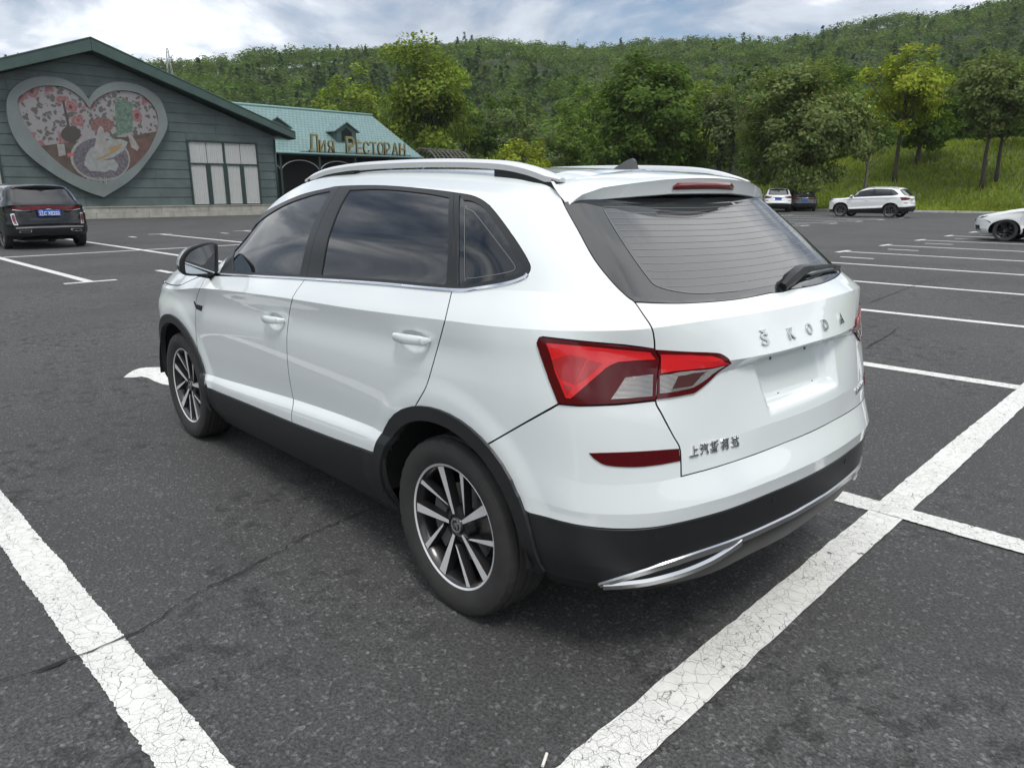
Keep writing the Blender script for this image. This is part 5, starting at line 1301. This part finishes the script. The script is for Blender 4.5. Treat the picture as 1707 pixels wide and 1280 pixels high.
# plate screws
for y in (.115,-.115):
    for z,x in ((.935,-.74),(.824,-.775)):
        uvs=np.array([[np.interp(0,[0,1],[UM,UM]),0]])
        # find x of the surface at (y,z)
        best=None
        S_=np.concatenate([P[:, -60:].reshape(-1,3) for P in SH.segs[4:8]]); k=np.argmin((S_[:,1]-abs(y))**2+(S_[:,2]-z)**2)
        mb=MB(); mb.tube([(S_[k,0]+.004,y,z),(S_[k,0]-.0025,y,z)],.0055,10); mb.build('plate_screw',mat('screw_dark',(.06,.06,.06),.5),HERO)
# fender badge
P,N=sheet_eval(SH,PX([(331,511)]),True)
for s in (1,-1):
    mb=MB(); pl=[(.055,.020),(.030,-.010),(-.052,-.018),(-.060,.012),(.018,.012),(.024,-.002)]
    pl=[(.060,.022),(.034,-.016),(-.050,-.020),(-.062,.010),(.010,.010),(.020,.002)]
    mb.prism(pl,lambda a,b,d:(P[0][0]+a,s*(P[0][1]+d),P[0][2]+b),-.004,.004); mb.build('fender_badge',mat('badge_dark',(.03,.033,.036),.25,metal=.6),HERO)
# --- wheels
def revolve(prof,n,alt=None):
    V=[];F=[];m=len(prof)
    for i in range(n):
        t=2*math.pi*i/n
        for j,(r,y) in enumerate(prof):
            rr=r-(alt[j] if alt and i%3==0 else 0); V.append((rr*math.cos(t),y,rr*math.sin(t)))
    for i in range(n):
        for j in range(m-1): F.append((i*m+j,((i+1)%n)*m+j,((i+1)%n)*m+j+1,i*m+j+1))
    return V,F
def recalc(me):
    bm=bmesh.new(); bm.from_mesh(me); bmesh.ops.recalc_face_normals(bm,faces=bm.faces); bm.to_mesh(me); bm.free(); return me
RW=.322
tp=[(.222,.075),(.230,.088),(.250,.0985),(.275,.1025),(.298,.1005),(.312,.094),(.3185,.083),(.321,.066),(.3145,.063),(.3145,.055),(.3215,.052),(.322,.022),(.3155,.019),(.3155,.011),(.322,.008),(.322,-.008),(.3155,-.011),(.3155,-.019),(.322,-.022),(.3215,-.052),(.3145,-.055),(.3145,-.063),(.321,-.066),(.3185,-.083),(.312,-.094),(.298,-.1005),(.275,-.1025),(.25,-.0985),(.222,-.075)]
alt=[0]*len(tp)
for j in (5,6,7,22,23,24): alt[j]=.0035
V,F=revolve(tp,108,alt); ME_TYRE=recalc(mesh('tyre',V,F,RUBBER,30))
rp=[(.212,-.085),(.205,-.07),(.200,0),(.203,.055),(.212,.075),(.219,.083),(.226,.087),(.2285,.0835),(.228,.078)]
V,F=revolve(rp,72); ME_RIM=recalc(mesh('rim_barrel',V,F,None,30,[RIMD,RIMS],[1 if (i%8)>=5 else 0 for i in range(len(F))]))
def wheel_spokes():
    mbS=MB()
    def P2(r,a): return (r*math.cos(math.radians(a)),r*math.sin(math.radians(a)))
    def spoke(pts_in,pts_out,y_in,y_out):
        # pts: quad inner-left, inner-right, outer-right, outer-left
        poly=[pts_in[0],pts_in[1],pts_out[1],pts_out[0]]; ys=[y_in,y_in,y_out,y_out]
        c=np.mean(poly,0)
        top=[(p[0],y,p[1]) for p,y in zip(poly,ys)]
        wide=[]
        for p in poly:
            q=np.array(p); wide.append(q+(q-c)*0.0)
        # chamfer: lower ring wider sideways
        d=np.array(poly[3])+np.array(poly[2])-np.array(poly[0])-np.array(poly[1]); d/=np.linalg.norm(d); nrm=np.array([-d[1],d[0]])
        sg=[1,-1,-1,1]
        if np.dot(np.array(poly[0])-np.array(poly[1]),nrm)<0: sg=[-1,1,1,-1]
        lo=[(p[0]+nrm[0]*s*.006,y-.030,p[1]+nrm[1]*s*.006) for p,y,s in zip(poly,ys,sg)]
        mbS.cur=1; mbS.add(top,[(0,1,2,3)])
        mbS.cur=0; mbS.add(top+lo,[(0,4,5,1),(1,5,6,2),(2,6,7,3),(3,7,4,0)])
    for k in range(5):
        T=73+72*k
        spoke((P2(.042,T+9),P2(.042,T-9)),(P2(.221,T+4.6),P2(.221,T-4.6)),.066,.080)
        t=T-41
        spoke((P2(.074,T-13),P2(.082,T-22)),(P2(.221,t+2.6),P2(.221,t-2.9)),.066,.080)
    mbS.cur=0
    V,F=revolve([(.001,.055),(.036,.055),(.042,.060),(.060,.056),(.072,.030),(.072,0)],40); mbS.add(V,F)
    me=mesh('spokes',mbS.V,mbS.F,None,False,[RIMD,RIMS],mbS.M); return recalc(me)
ME_SPK=wheel_spokes()
V,F=revolve([(.0005,.066),(.026,.066),(.0295,.063),(.031,.055)],36); ME_CAP=recalc(mesh('hub_cap',V,F,mat('cap_dark',(.05,.05,.055),.25,metal=.5),40))
V,F=revolve([(.0195,.0675),(.0235,.069),(.0275,.0675)],36); ME_CAPR=recalc(mesh('cap_ring',V,F,CHROME,True))
def emblem():
    mb=MB()
    # abstract winged arrow in a ring
    def f(a,b,d): return (a,d,b)
    mb.prism([(-.010,-.013),(-.004,-.014),(.000,-.002),(.004,.002),(.010,.004),(.006,.010),(-.002,.012),(-.008,.006),(-.011,-.004)],f,.066,.0685)
    mb.prism([(.003,-.012),(.010,-.008),(.012,0),(.006,-.002)],f,.066,.0685)
    return mb
V,F=revolve([(.050,.018),(.142,.018),(.142,.0),(.05,0)],48); ME_DISC=recalc(mesh('brake_disc',V,F,STEEL,30))
_em=emblem(); ME_EM=recalc(mesh('cap_emblem',_em.V,_em.F,CHROME,False))
def cal_mesh():
    mb=MB(); n=10; V=[]
    for i in range(n+1):
        t=math.radians(-38+76*i/n)
        for r in (.085,.152):
            for y in (-.02,.045): V.append((r*math.cos(t),y,r*math.sin(t)))
    F=[]
    for i in range(n):
        o=4*i; F+= [(o,o+1,o+5,o+4),(o+2,o+6,o+7,o+3),(o+1,o+3,o+7,o+5),(o,o+4,o+6,o+2)]
    F+=[(0,2,3,1),(4*n,4*n+1,4*n+3,4*n+2)]; return recalc(mesh('brake_caliper',V,F,mat('caliper_grey',(.12,.12,.12),.5,metal=.5),False))
ME_CAL=cal_mesh()
for wx,rot in ((0.,0.),(2.61,24.)):
    for s in (1,-1):
        w=empty('wheel',(wx,s*.766,RW)); w.parent=HERO
        for nm,me in (('tyre',ME_TYRE),('rim',ME_RIM),('spokes',ME_SPK),('hub_cap',ME_CAP),('cap_ring',ME_CAPR),('cap_emblem',ME_EM),('brake_disc',ME_DISC)):
            o=link(nm,me,w)
            if s<0: o.rotation_euler=(0,0,math.pi)
            if nm in('spokes','cap_emblem') : o.rotation_euler=(0,math.radians(-rot if nm=='spokes' else 0),0 if s>0 else math.pi)
        o=link('brake_caliper',ME_CAL,w); o.rotation_euler=(0,math.radians(15),0 if s>0 else math.pi)
# ---------- the other parked cars: same lofting net, bent to other proportions ----------
GRIDC=np.array([(u,v) for v in [VK[i] for i in range(16)]+[(VK[i]+VK[i+1])/2 for i in range(15)] for u in SH.us[::9]])
_cache={}
def coarse(rec,fine=1.):
    name,poly,mn,side,holes,off,gap=rec; key=(name,side,len(poly))
    if key not in _cache:
        P,T,LN,W,WF,WN=panel_data(poly,holes,off,.0015 if name not in ('rear_window_pane',) else 0.,.012,step=.05,grid=GRIDC)
        _cache[key]=(np.concatenate([P,W]) if len(W) else P,[tuple(t) for t in T]+[tuple(f) for f in WF],len(T))
    return _cache[key]
def skin_low(warp):
    V=[];F=[];o=0; ix=np.unique(np.append(np.arange(0,SH.nu,11),SH.nu-1))
    for s,P in enumerate(SH.segs):
        N=SH.nrm[s]; r=np.unique(np.append(np.arange(0,P.shape[0],5),P.shape[0]-1)); Q=(P-N*.022)[r][:,ix]; n,mn=Q.shape[:2]; V.append(Q.reshape(-1,3)); c=(Q[:-1,:-1]+Q[1:,1:])/2
        for i in range(n-1):
            for j in range(mn-1):
                if any(math.hypot(c[i,j,0]-w,c[i,j,2]-.318)<.41 and c[i,j,1]>.5 for w in (0,2.61)): continue
                F.append((o+i*mn+j,o+i*mn+j+1,o+(i+1)*mn+j+1,o+(i+1)*mn+j))
        o+=n*mn
    V=np.concatenate(V); k=len(V); W=np.concatenate([V,V*[1,-1,1]]); return warp(W),F+[tuple(i+k for i in f[::-1]) for f in F]
WHEELC={}
def bg_wheel(par,x,y,r,mrim,k):
    w=empty('wheel',(x,y,r)); w.parent=par; sc=r/.322
    for nm,me,mm in (('tyre',ME_TYRE_L,None),('rim',ME_RIM_L,mrim),('spokes',ME_SPK,mrim)):
        if mm is not None:
            key=(nm,mrim.name)
            if key not in WHEELC:
                q=me.copy(); 
                for i in range(len(q.materials)): 
                    if q.materials[i].name=='rim_machined': q.materials[i]=mrim
                WHEELC[key]=q
            me=WHEELC[key]
        o=link(nm,me,w); o.scale=(sc,1.,sc); o.rotation_euler=(0,0.4*k,0 if y>0 else math.pi)
V,F=revolve([(.222,.075),(.25,.0985),(.298,.1005),(.318,.085),(.322,.05),(.322,-.05),(.318,-.085),(.298,-.1),(.222,-.075)],36); ME_TYRE_L=recalc(mesh('tyre',V,F,RUBBER,30))
V,F=revolve([(.205,-.07),(.20,0),(.212,.075),(.226,.087),(.228,.078)],36); ME_RIM_L=recalc(mesh('rim',V,F,None,30,[RIMD,RIMS],[1 if (i%4)>=2 else 0 for i in range(len(F))]))
def bg_car(name,label,s,n,head,warp,mats,axles,wr,mrim,skip=(),extras=(),keep=('spoiler','door_mirror','door_handle','roof_rail'),track=.79,group='cars parked beyond the white car'):
    """mats: hero material name -> material; axles: (rear x, front x)"""
    root=empty(name,SN(s,n,0),PSI+head); tag(root,label,'car',group)
    for rec in PANELS:
        if rec[0] in skip or rec[0] in ('bumper_trim',): continue
        Vv,Ff,nT=coarse(rec); m=mats.get(rec[0],mats.get(rec[2],MATS.get(rec[2]))); 
        if m is None: continue
        sides=[1,-1] if rec[3] in('LR',) else [0]
        for sg in sides:
            if sg==0:
                V2=np.concatenate([Vv,Vv*[1,-1,1]]); F2=Ff+[tuple(i+len(Vv) for i in f[::-1]) for f in Ff]
            elif sg==1: V2,F2=Vv,Ff
            else: V2,F2=Vv*[1,-1,1],[f[::-1] for f in Ff]
            link(rec[0],mesh(rec[0],warp(V2),F2,m,28),root)
    Vs,Fs=skin_low(warp); link('inner_skin',mesh('inner_skin',Vs,Fs,DARK),root)
    for ch in HERO.children:
        b=ch.name.split('.')[0]
        if b in keep and ch.type=='MESH':
            for q in [ch]+list(ch.children):
                me=q.data.copy(); c=np.zeros(len(me.vertices)*3); me.vertices.foreach_get('co',c); me.vertices.foreach_set('co',warp(c.reshape(-1,3)).ravel()); me.update()
                for i in range(len(me.materials)):
                    if me.materials[i] and me.materials[i].name in mats: me.materials[i]=mats[me.materials[i].name]
                link(b if q is ch else q.name.split('.')[0],me,root)
    mb=MB(); mb.box((axles[0]-.5,-.62,.22),(axles[1]+.5,.62,.30)); mb.build('underbody',DARK,root)
    for k,x in enumerate(axles):
        for sg in (1,-1): bg_wheel(root,x,sg*track,wr,mrim,k)
    for nm,poly,m,off,sides in extras:
        P,T,LN,W,WF,WN=panel_data(poly,(),off,0.,.012,step=.05,grid=GRIDC); Vv=np.concatenate([P,W]); Ff=[tuple(t) for t in T]+[tuple(f) for f in WF]
        if sides=='J': link(nm,mesh(nm,warp(np.concatenate([Vv,Vv*[1,-1,1]])),Ff+[tuple(i+len(Vv) for i in f[::-1]) for f in Ff],m,28),root)
        else:
            link(nm,mesh(nm,warp(Vv),Ff,m,28),root); link(nm,mesh(nm,warp(Vv*[1,-1,1]),[f[::-1] for f in Ff],m,28),root)
    return root
def warper(xs,zs,ky,xz=None):
    def f(P):
        P=np.asarray(P,float); Q=P.copy(); Q[:,0]=np.interp(P[:,0],xs[0],xs[1]); 
        Q[:,0]+=np.where(P[:,0]<xs[0][0],P[:,0]-xs[0][0],0)+np.where(P[:,0]>xs[0][-1],P[:,0]-xs[0][-1],0)
        Q[:,2]=np.interp(P[:,2],zs[0],zs[1]); Q[:,1]=P[:,1]*ky
        if xz is not None: Q=xz(Q)
        return Q
    return f
REARF=make_finder(SH,lambda P:P[:,[1,2]],lambda P:P[:,0]+np.where(P[:,0]>-.3,9.,0.))
rr=lambda pts: REARF(np.array(pts,float))
WH2=mat('white_paint_far',(.74,.75,.75),.3,coat=1.,coat_rough=.04); BKP=mat('black_paint',(.004,.005,.006),.25,spec=.3,coat=.5,coat_rough=.04)
WPL=mat('white_panel',(.78,.78,.78),.4); PLATE=mat('plate_blue',(.02,.09,.42),.4); GRIMD=mat('rim_grey',(.20,.20,.21),.4,metal=.7); BLKR=mat('rim_black',(.012,.012,.013),.35)
REDF=mat('red_lamp_far',(.30,.012,.015),.2,coat=1.)
# --- black SUV, rear view, left
w_blk=warper(([-.9,-.75,-.3,0,2.61,3.5],[-.98,-.86,-.36,0,2.86,3.80]),([0,.32,.6,1.0,1.15,1.42,1.60],[0,.36,.66,1.03,1.20,1.53,1.74]),1.11)
bar=rr([(0.0,1.015),(.70,1.005),(.70,1.055),(0.0,1.075)]); bar[[0,-1],0]=UM; 
refl2=rr([(.665,.60),(.715,.60),(.735,.84),(.690,.86)]); refl3=rr([(.650,.575),(.725,.575),(.75,.87),(.680,.89)])
lowc=rr([(0.,.50),(.70,.49),(.70,.525),(0.,.535)]); lowc[[0,-1],0]=UM
chb=rr([(0.,.985),(.70,.975),(.70,.99),(0.,1.0)]); chb[[0,-1],0]=UM
exh=rr([(.42,.405),(.66,.40),(.63,.455),(.40,.46)]); exh2=rr([(.44,.413),(.64,.408),(.615,.447),(.425,.452)])
BK=dict(white_paint=BKP,rear_glass=mat('black_car_glass',(.012,.012,.014),.04,ior=1.7),window_trim=CHROME)
blk=bg_car('parked_car','glossy black SUV seen from behind, blue number plate, below the heart sign',21.6,-3.05,0.,w_blk,BK,(0,2.86),.365,GRIMD,skip=('tail_lamp','tailgate_lamp','rear_reflector','exhaust_trim','headlight','window_film'),keep=('spoiler','door_mirror','door_handle'),track=.87,
  extras=[('lamp_bar',bar,mat('dark_red_bar',(.10,.003,.006),.2,spec=.3,coat=.2),.008,'J'),('chrome_strip',chb,SATIN,.008,'J'),('reflector_frame',refl3,SATIN,.006,'LR'),('vertical_reflector',refl2,mat('crimson_lens',(.14,.01,.03),.2,coat=1),.012,'LR'),('bumper_strip',lowc,SATIN,.008,'J'),('exhaust_surround',exh,CHROME,.012,'LR'),('exhaust_mouth',exh2,DARK,.016,'LR')])
for o in list(blk.children):
    if o.name.startswith('spoiler'):
        for i in range(len(o.data.materials)): o.data.materials[i]=BKP
def plate(par,x,z,w=.44,h=.14,txt='辽C XE222',m=None,rot=0.):
    mb=MB(); mb.box((x-.012,-w/2,z-h/2),(x,w/2,z+h/2)); p=mb.build('number_plate',m or PLATE,par,bevel=.004)
    if txt:
        me=text_mesh(txt,h*.78,.004,WPL,'plate_text',width=w*.9); t=link('plate_text',me,p); t.location=(x-.0145,0,z); t.rotation_euler=(0,0,-math.pi/2)
plate(blk,-.955,.925,.52,.16)
for txt,y,z in (('XT5 · 28T',.50,.735),('AWD 四驱',-.50,.75)):
    pass
# --- white SUV by the kerb
w_rav=warper(([-.9,0,2.61,3.5],[-.95,0,2.69,3.62]),([0,.32,.6,1.0,1.15,1.42,1.60],[0,.35,.67,1.06,1.19,1.50,1.685]),1.04)
WM=dict(white_paint=WH2,white_paint_far=WH2)
rlamp=lambda: None
bg_car('parked_car','white SUV with black wheel arches parked side on beside the grass bank',12.5,-42.6,0.,w_rav,WM,(0,2.69),.36,GRIMD,track=.81,skip=('exhaust_trim',))
# --- white hatchback, nose in from the right edge
w_hat=warper(([-.9,0,2.61,3.2,3.5],[-.82,0,2.63,3.28,3.60]),([0,.32,.6,.9,1.0,1.15,1.42,1.60],[0,.31,.55,.84,.93,1.05,1.33,1.46]),1.01,lambda Q:np.stack([Q[:,0],Q[:,1],Q[:,2]*(1-.16*sm(2.3,3.5,Q[:,0])*sm(.45,.75,Q[:,2]))],-1))
vent=np.array([[ucol(1.45),VK[1]+.02],[ucol(2.25),VK[1]+.02],[ucol(2.1),VK[4]],[ucol(1.5),VK[4]]]); vf=np.array([[ucol(2.32),VK[1]-.0],[ucol(2.50),VK[1]+.04],[ucol(2.30),VK[5]-.02],[ucol(2.0),VK[5]-.01],[ucol(2.0),VK[5]-.03],[ucol(2.22),VK[4]+.02],[ucol(2.40),VK[1]+.05]])
grl=np.array([[0,VK[5]+.02],[ucol(1.1),VK[5]+.03],[ucol(1.2),VK[6]],[0,VK[6]+.02]])
EXF=[('air_intake',vent,BLKP,.004,'LR'),('grille',grl,BLKP,.004,'J')]
HM=dict(WM); HM.update(front_arch_trim=WH2,rear_arch_trim=WH2,front_lower_cladding=WH2,headlight=mat('headlamp_far',(.16,.17,.18),.12,metal=.5,coat=1.))
bg_car('parked_car','white hatchback with black wheels parked nose forward at the right edge',.68,-24.15,0.,w_hat,HM,(0,2.63),.325,BLKR,track=.775,extras=EXF,skip=('exhaust_trim',),keep=('spoiler','door_mirror','door_handle'))
bg_car('parked_car','second white hatchback just behind the one at the right edge',.95,-27.0,0.,w_hat,HM,(0,2.63),.325,GRIMD,track=.775,extras=EXF,skip=('exhaust_trim',),keep=('door_mirror','door_handle'))
# --- two cars backed against the kerb, partly hidden by the white car's spoiler
g1_=to_sn(ground(np.array((1288.,354.)))); g2_=to_sn(ground(np.array((1296.,353.5))))
SB=dict(WM); rv=bg_car('parked_car','white SUV with a black rear spoiler, half hidden behind the near spoiler',g1_[0],g1_[1]-.6,math.radians(-62),w_rav,SB,(0,2.69),.36,GRIMD,track=.81,skip=('exhaust_trim',),keep=('spoiler','door_mirror'))
for o in rv.children:
    if o.name.startswith('spoiler'):
        o.data=o.data.copy()
        for i in range(len(o.data.materials)): o.data.materials[i]=BKP
plate(rv,-.90,.93,txt=None)
w_sed=warper(([-.9,-.3,0,2.61,3.5],[-1.15,-.75,0,2.75,3.65]),([0,.32,.6,1.0,1.15,1.42,1.60],[0,.32,.60,.93,1.02,1.28,1.45]),1.03)
sd_=bg_car('parked_car','dark saloon with red tail lamps parked beside the half hidden white SUV',g2_[0]-.4,g2_[1]-3.2,math.radians(-62),w_sed,dict(white_paint=mat('dark_blue_paint',(.012,.014,.02),.25,coat=1.)),(0,2.75),.33,GRIMD,track=.79,skip=('exhaust_trim',),keep=('door_mirror',))
plate(sd_,-1.1,.80,txt=None)
# ---------- single trees one can tell apart ----------
GT='trees at the edge of the car park'
T=lambda x,top,w,dep,seed,col,label,**k: tree_at((x,0),top,w,dep,seed=seed,col=col,label=label,group=GT,**k)
OLIVE=(.150,.192,.066);DEEP=(.088,.146,.027);MIDG=(.120,.185,.036);YEL=(.26,.31,.034);LIGHT=(.19,.255,.040);GREY=(.118,.155,.066)
T(716,82,200,84,11,LIGHT,'tall light green tree with forked dark trunk rising behind the teal restaurant roof',crown_lo=.20,n_cl=60,leaf=0.216,trunk=.34,stems=2,shape='vase')
T(610,112,150,90,12,LIGHT,'lower light green tree left of the forked tree, behind the teal roof',crown_lo=.15,n_cl=46,leaf=0.216,trunk=.22)
T(775,150,90,95,13,MIDG,'green tree standing right of the forked tree behind the restaurant',crown_lo=.1,n_cl=34,leaf=0.228,trunk=.2)
T(862,168,120,88,14,GREY,'grey green bushy tree behind the bright round shrub',crown_lo=.05,n_cl=40,leaf=0.216,trunk=.18)
T(862,232,118,66,15,YEL,'bright yellow green round shrub above the white car roof rail',crown_lo=.0,n_cl=34,leaf=0.144,trunk=.1,name='round_shrub',cat='shrub',per=60)
T(950,160,110,80,16,MIDG,'mid green bushy tree left of the large dark tree',crown_lo=.05,n_cl=42,leaf=0.216,trunk=.2)
T(1075,82,180,70,17,DEEP,'large dark green round crowned tree behind the antenna fin',crown_lo=.06,n_cl=120,leaf=0.204,trunk=.30,per=52)
T(1005,180,90,68,18,DEEP,'small dark tree at the left foot of the large dark tree',crown_lo=.04,n_cl=34,leaf=0.192,trunk=.16)
T(1200,110,130,67,19,GREY,'grey green tree with thin bare lower stems beside the large dark tree',crown_lo=.22,n_cl=46,leaf=0.180,trunk=.15,stems=3,shape='vase',per=36)
T(1335,95,150,78,20,(.150,.190,.038),'olive green tree rising behind the low spreading tree',crown_lo=.12,n_cl=50,leaf=0.204,trunk=.25)
T(1322,112,205,55.5,21,OLIVE,'low spreading olive tree with a short dark trunk behind the parked dark saloon',crown_lo=.12,n_cl=96,leaf=0.150,trunk=.26,per=52)
T(1487,82,150,63,22,YEL,'yellow green tree with a light crown above the white SUV',crown_lo=.32,n_cl=46,leaf=0.162,trunk=.17,per=40)
T(1440,185,62,55,23,OLIVE,'slim young tree with a bare stem just behind the white SUV roof',crown_lo=.42,n_cl=22,leaf=0.144,trunk=.13,bark=BARKL)
T(1520,165,120,66,24,DEEP,'dark leaning tree under the yellow green tree',crown_lo=.20,n_cl=40,leaf=0.180,trunk=.2,lean=(-.1,.1))
T(1633,88,150,57,25,OLIVE,'tall thin leaved tree on the grass bank, left of the two slender trunks',crown_lo=.36,n_cl=60,leaf=0.15,trunk=.15,per=44)
T(1655,100,130,58,26,(.130,.170,.055),'tall thin leaved tree on the grass bank, right of the two slender trunks',crown_lo=.38,n_cl=54,leaf=0.15,trunk=.14,per=44)
T(1705,110,110,64,27,MIDG,'green tree at the right end of the grass bank',crown_lo=.2,n_cl=40,leaf=0.180,trunk=.18)
T(1590,150,110,80,28,DEEP,'dark tree at the top of the grass bank',crown_lo=.05,n_cl=44,leaf=0.204,trunk=.2)
T(1420,140,110,84,29,DEEP,'dark tree deep behind the slim young tree',crown_lo=.05,n_cl=44,leaf=0.216,trunk=.2)
T(1265,160,100,74,30,DEEP,'dark undergrowth tree between the grey green tree and the spreading tree',crown_lo=.02,n_cl=40,leaf=0.204,trunk=.16)
T(1130,190,110,72,31,(.060,.100,.024),'dark undergrowth tree right of the large dark tree',crown_lo=.02,n_cl=40,leaf=0.204,trunk=.16)
T(900,205,110,74,32,GREY,'low grey green tree right of the bright round shrub',crown_lo=.02,n_cl=36,leaf=0.204,trunk=.16)
T(1660,190,150,88,33,DEEP,'dark tree on the bank behind the two slender trunks',crown_lo=.02,n_cl=44,leaf=0.228,trunk=.2)
T(985,120,120,92,34,MIDG,'mid green tree filling the gap left of and behind the large dark tree',crown_lo=.05,n_cl=50,leaf=.24,trunk=.2)
T(1165,118,120,88,35,LIGHT,'pale green tree showing between the large dark tree and the grey green one',crown_lo=.05,n_cl=50,leaf=.24,trunk=.2)
T(1385,100,130,96,36,MIDG,'mid green tree behind the gap between the spreading tree and the yellow green one',crown_lo=.05,n_cl=54,leaf=.24,trunk=.2)
T(1565,118,120,86,37,MIDG,'mid green tree just right of and behind the yellow green tree',crown_lo=.05,n_cl=54,leaf=.24,trunk=.2)
T(815,140,120,100,38,DEEP,'dark green tree right of the forked tree, farther back',crown_lo=.05,n_cl=50,leaf=.26,trunk=.2)
T(1250,105,120,92,39,DEEP,'dark green tree seen above the grey green tree with bare stems',crown_lo=.05,n_cl=50,leaf=.24,trunk=.2)
# ---------- far woods on the hills (one mass) ----------
def woods():
    rng=np.random.default_rng(77); prot=[]
    for i in range(7):
        r2=np.random.default_rng(100+i)
        if i<5:
            w=8.4+.6*i; h=9.+r2.random()*2; k=14; c=r2.normal(size=(k,3)); c/=np.linalg.norm(c,axis=1,keepdims=True); c*=(r2.random(k)**.4)[:,None]; c=c*[w*.42,w*.42,h*.20]+[0,0,h*.66]
            P=crown_points(r2,c,np.full(k,w*.19),3.6); V,F=leaf_quads(P,.52,r2,up=.6,centre=np.array([0,0,h*.45]))
        else:
            h=11.+1.5*(i-5); k=120; z=r2.random(k)**.8*h*.95+h*.05; a=r2.random(k)*6.283; rr=(1-z/h)*3.2*(.55+.45*r2.random(k))+.15
            P=np.stack([rr*np.cos(a),rr*np.sin(a),z],-1); V,F=leaf_quads(P,.66,r2,up=.3,centre=np.array([0,0,h*.3]))
        prot.append((V,F))
    pts=[]
    for ring in np.concatenate([np.arange(92,180,6.2),np.arange(180,575,8.0)]):
        k=int(ring*math.radians(82)/6.6); az=np.radians(-87+82*(np.arange(k)+rng.random(k))/k); r=ring+rng.normal(size=k)*2.4
        pts.append(np.stack([CAMP[0]+r*np.cos(az),CAMP[1]+r*np.sin(az)],-1))
    for ring in np.arange(130,560,12.5):                # thinner woods on the slopes to either side
        for a0,a1 in ((-108,-87),(-5,16)):
            k=int(ring*math.radians(a1-a0)/10.5); az=np.radians(a0+(a1-a0)*(np.arange(k)+rng.random(k))/k); r=ring+rng.normal(size=k)*3
            pts.append(np.stack([CAMP[0]+r*np.cos(az),CAMP[1]+r*np.sin(az)],-1))
    pts=np.concatenate(pts)
    s=pts[:,0]*CP+pts[:,1]*SP; pts=pts[(s>100)|((-pts[:,0]*SP+pts[:,1]*CP)<KN-32)]
    z=terrain(pts[:,0],pts[:,1]); Vs=[];Fs=[];Cs=[];o=0
    con=np.sin(pts[:,0]*.017+.6)*np.cos(pts[:,1]*.021)+rng.normal(size=len(pts))*.45
    rad=np.hypot(pts[:,0]-CAMP[0],pts[:,1]-CAMP[1])
    for (x,y),zz,cn,rd in zip(pts,z,con,rad):
        pi=int(rng.integers(5,7)) if (cn>.72 and rd<470) or rng.random()<.006 else int(rng.integers(0,5)); V,F=prot[pi]
        a=rng.random()*6.283; sc=.75+.5*rng.random(); R=np.array([[math.cos(a),-math.sin(a),0],[math.sin(a),math.cos(a),0],[0,0,1]])*sc
        Vs.append((V@R.T+[x,y,zz-.8]).astype(np.float32)); Fs.append(F+o); o+=len(V)
        base=np.array((.090,.150,.030) if pi<5 else (.056,.104,.032))*(.72+.56*rng.random())*np.array([1+.3*(rng.random()-.4),1,1])
        Cs.append(np.clip(base[None]*(1+rng.normal(size=(len(F),1))*.15),.004,.5))
    me=fast_mesh('woods',np.concatenate(Vs),np.concatenate(Fs),LEAFM,np.concatenate(Cs)); o_=link('woods',me); tag(o_,'dense green mixed wood covering the far hills','wood',kind='stuff'); print('woods',len(pts),len(me.polygons))
woods()
# ---------- long grass on the bank ----------
def bank_grass():
    rng=np.random.default_rng(5); k=96000
    s=rng.uniform(-22,62,k); d=rng.random(k)**1.35*34+.15; n=KN-d; x=s*CP-n*SP; y=s*SP+n*CP; z=terrain(x,y)
    h=(.10+.26*rng.random(k))*(.55+.75*sm(1.5,6,d)); a=rng.random(k)*6.283; w=.035+.06*rng.random(k)
    lx,ly=np.cos(a)*w,np.sin(a)*w; tx,ty=rng.normal(size=k)*.12,rng.normal(size=k)*.12
    V=np.stack([np.stack([x-lx,y-ly,z-.03],-1),np.stack([x+lx,y+ly,z-.03],-1),np.stack([x+tx+lx*.2,y+ty+ly*.2,z+h],-1),np.stack([x+tx-lx*.5,y+ty-ly*.5,z+h*.8],-1)],1).reshape(-1,3)
    F=np.arange(4*k).reshape(k,4); pch=.5+.5*np.sin(x*.6+1.1*np.sin(y*.33))*np.cos(y*.5)
    c=np.array((.185,.270,.045))[None]*(.55+.35*pch+.4*rng.random(k))[:,None]*np.stack([1+.3*rng.random(k),np.ones(k),np.ones(k)*.9],-1); c=c*(1.25-.5*sm(2,16,d))[:,None] if False else c
    fl=rng.random(k)<.002; c[fl]=(.55,.55,.48)
    tag(link('bank_grass',fast_mesh('bank_grass',V,F,LEAFM,np.clip(c,.004,.7))),'long green grass and weeds on the bank beyond the kerb','grass',kind='stuff')
bank_grass()

# ---------- air ----------
mb=MB(); mb.box((-1000,-1000,-1.7),(1000,1000,135)); hz=mb.build('haze',None); tag(hz,None,None,kind='stuff')
hm=bpy.data.materials.new('haze'); hm.use_nodes=True; ht=hm.node_tree; ht.nodes.remove(ht.nodes['Principled BSDF']); pv=ht.nodes.new('ShaderNodeVolumePrincipled'); pv.inputs['Color'].default_value=(.93,.96,1,1); pv.inputs['Density'].default_value=.00016; pv.inputs['Anisotropy'].default_value=.2; ht.links.new(pv.outputs[0],ht.nodes['Material Output'].inputs['Volume']); hz.data.materials.append(hm)
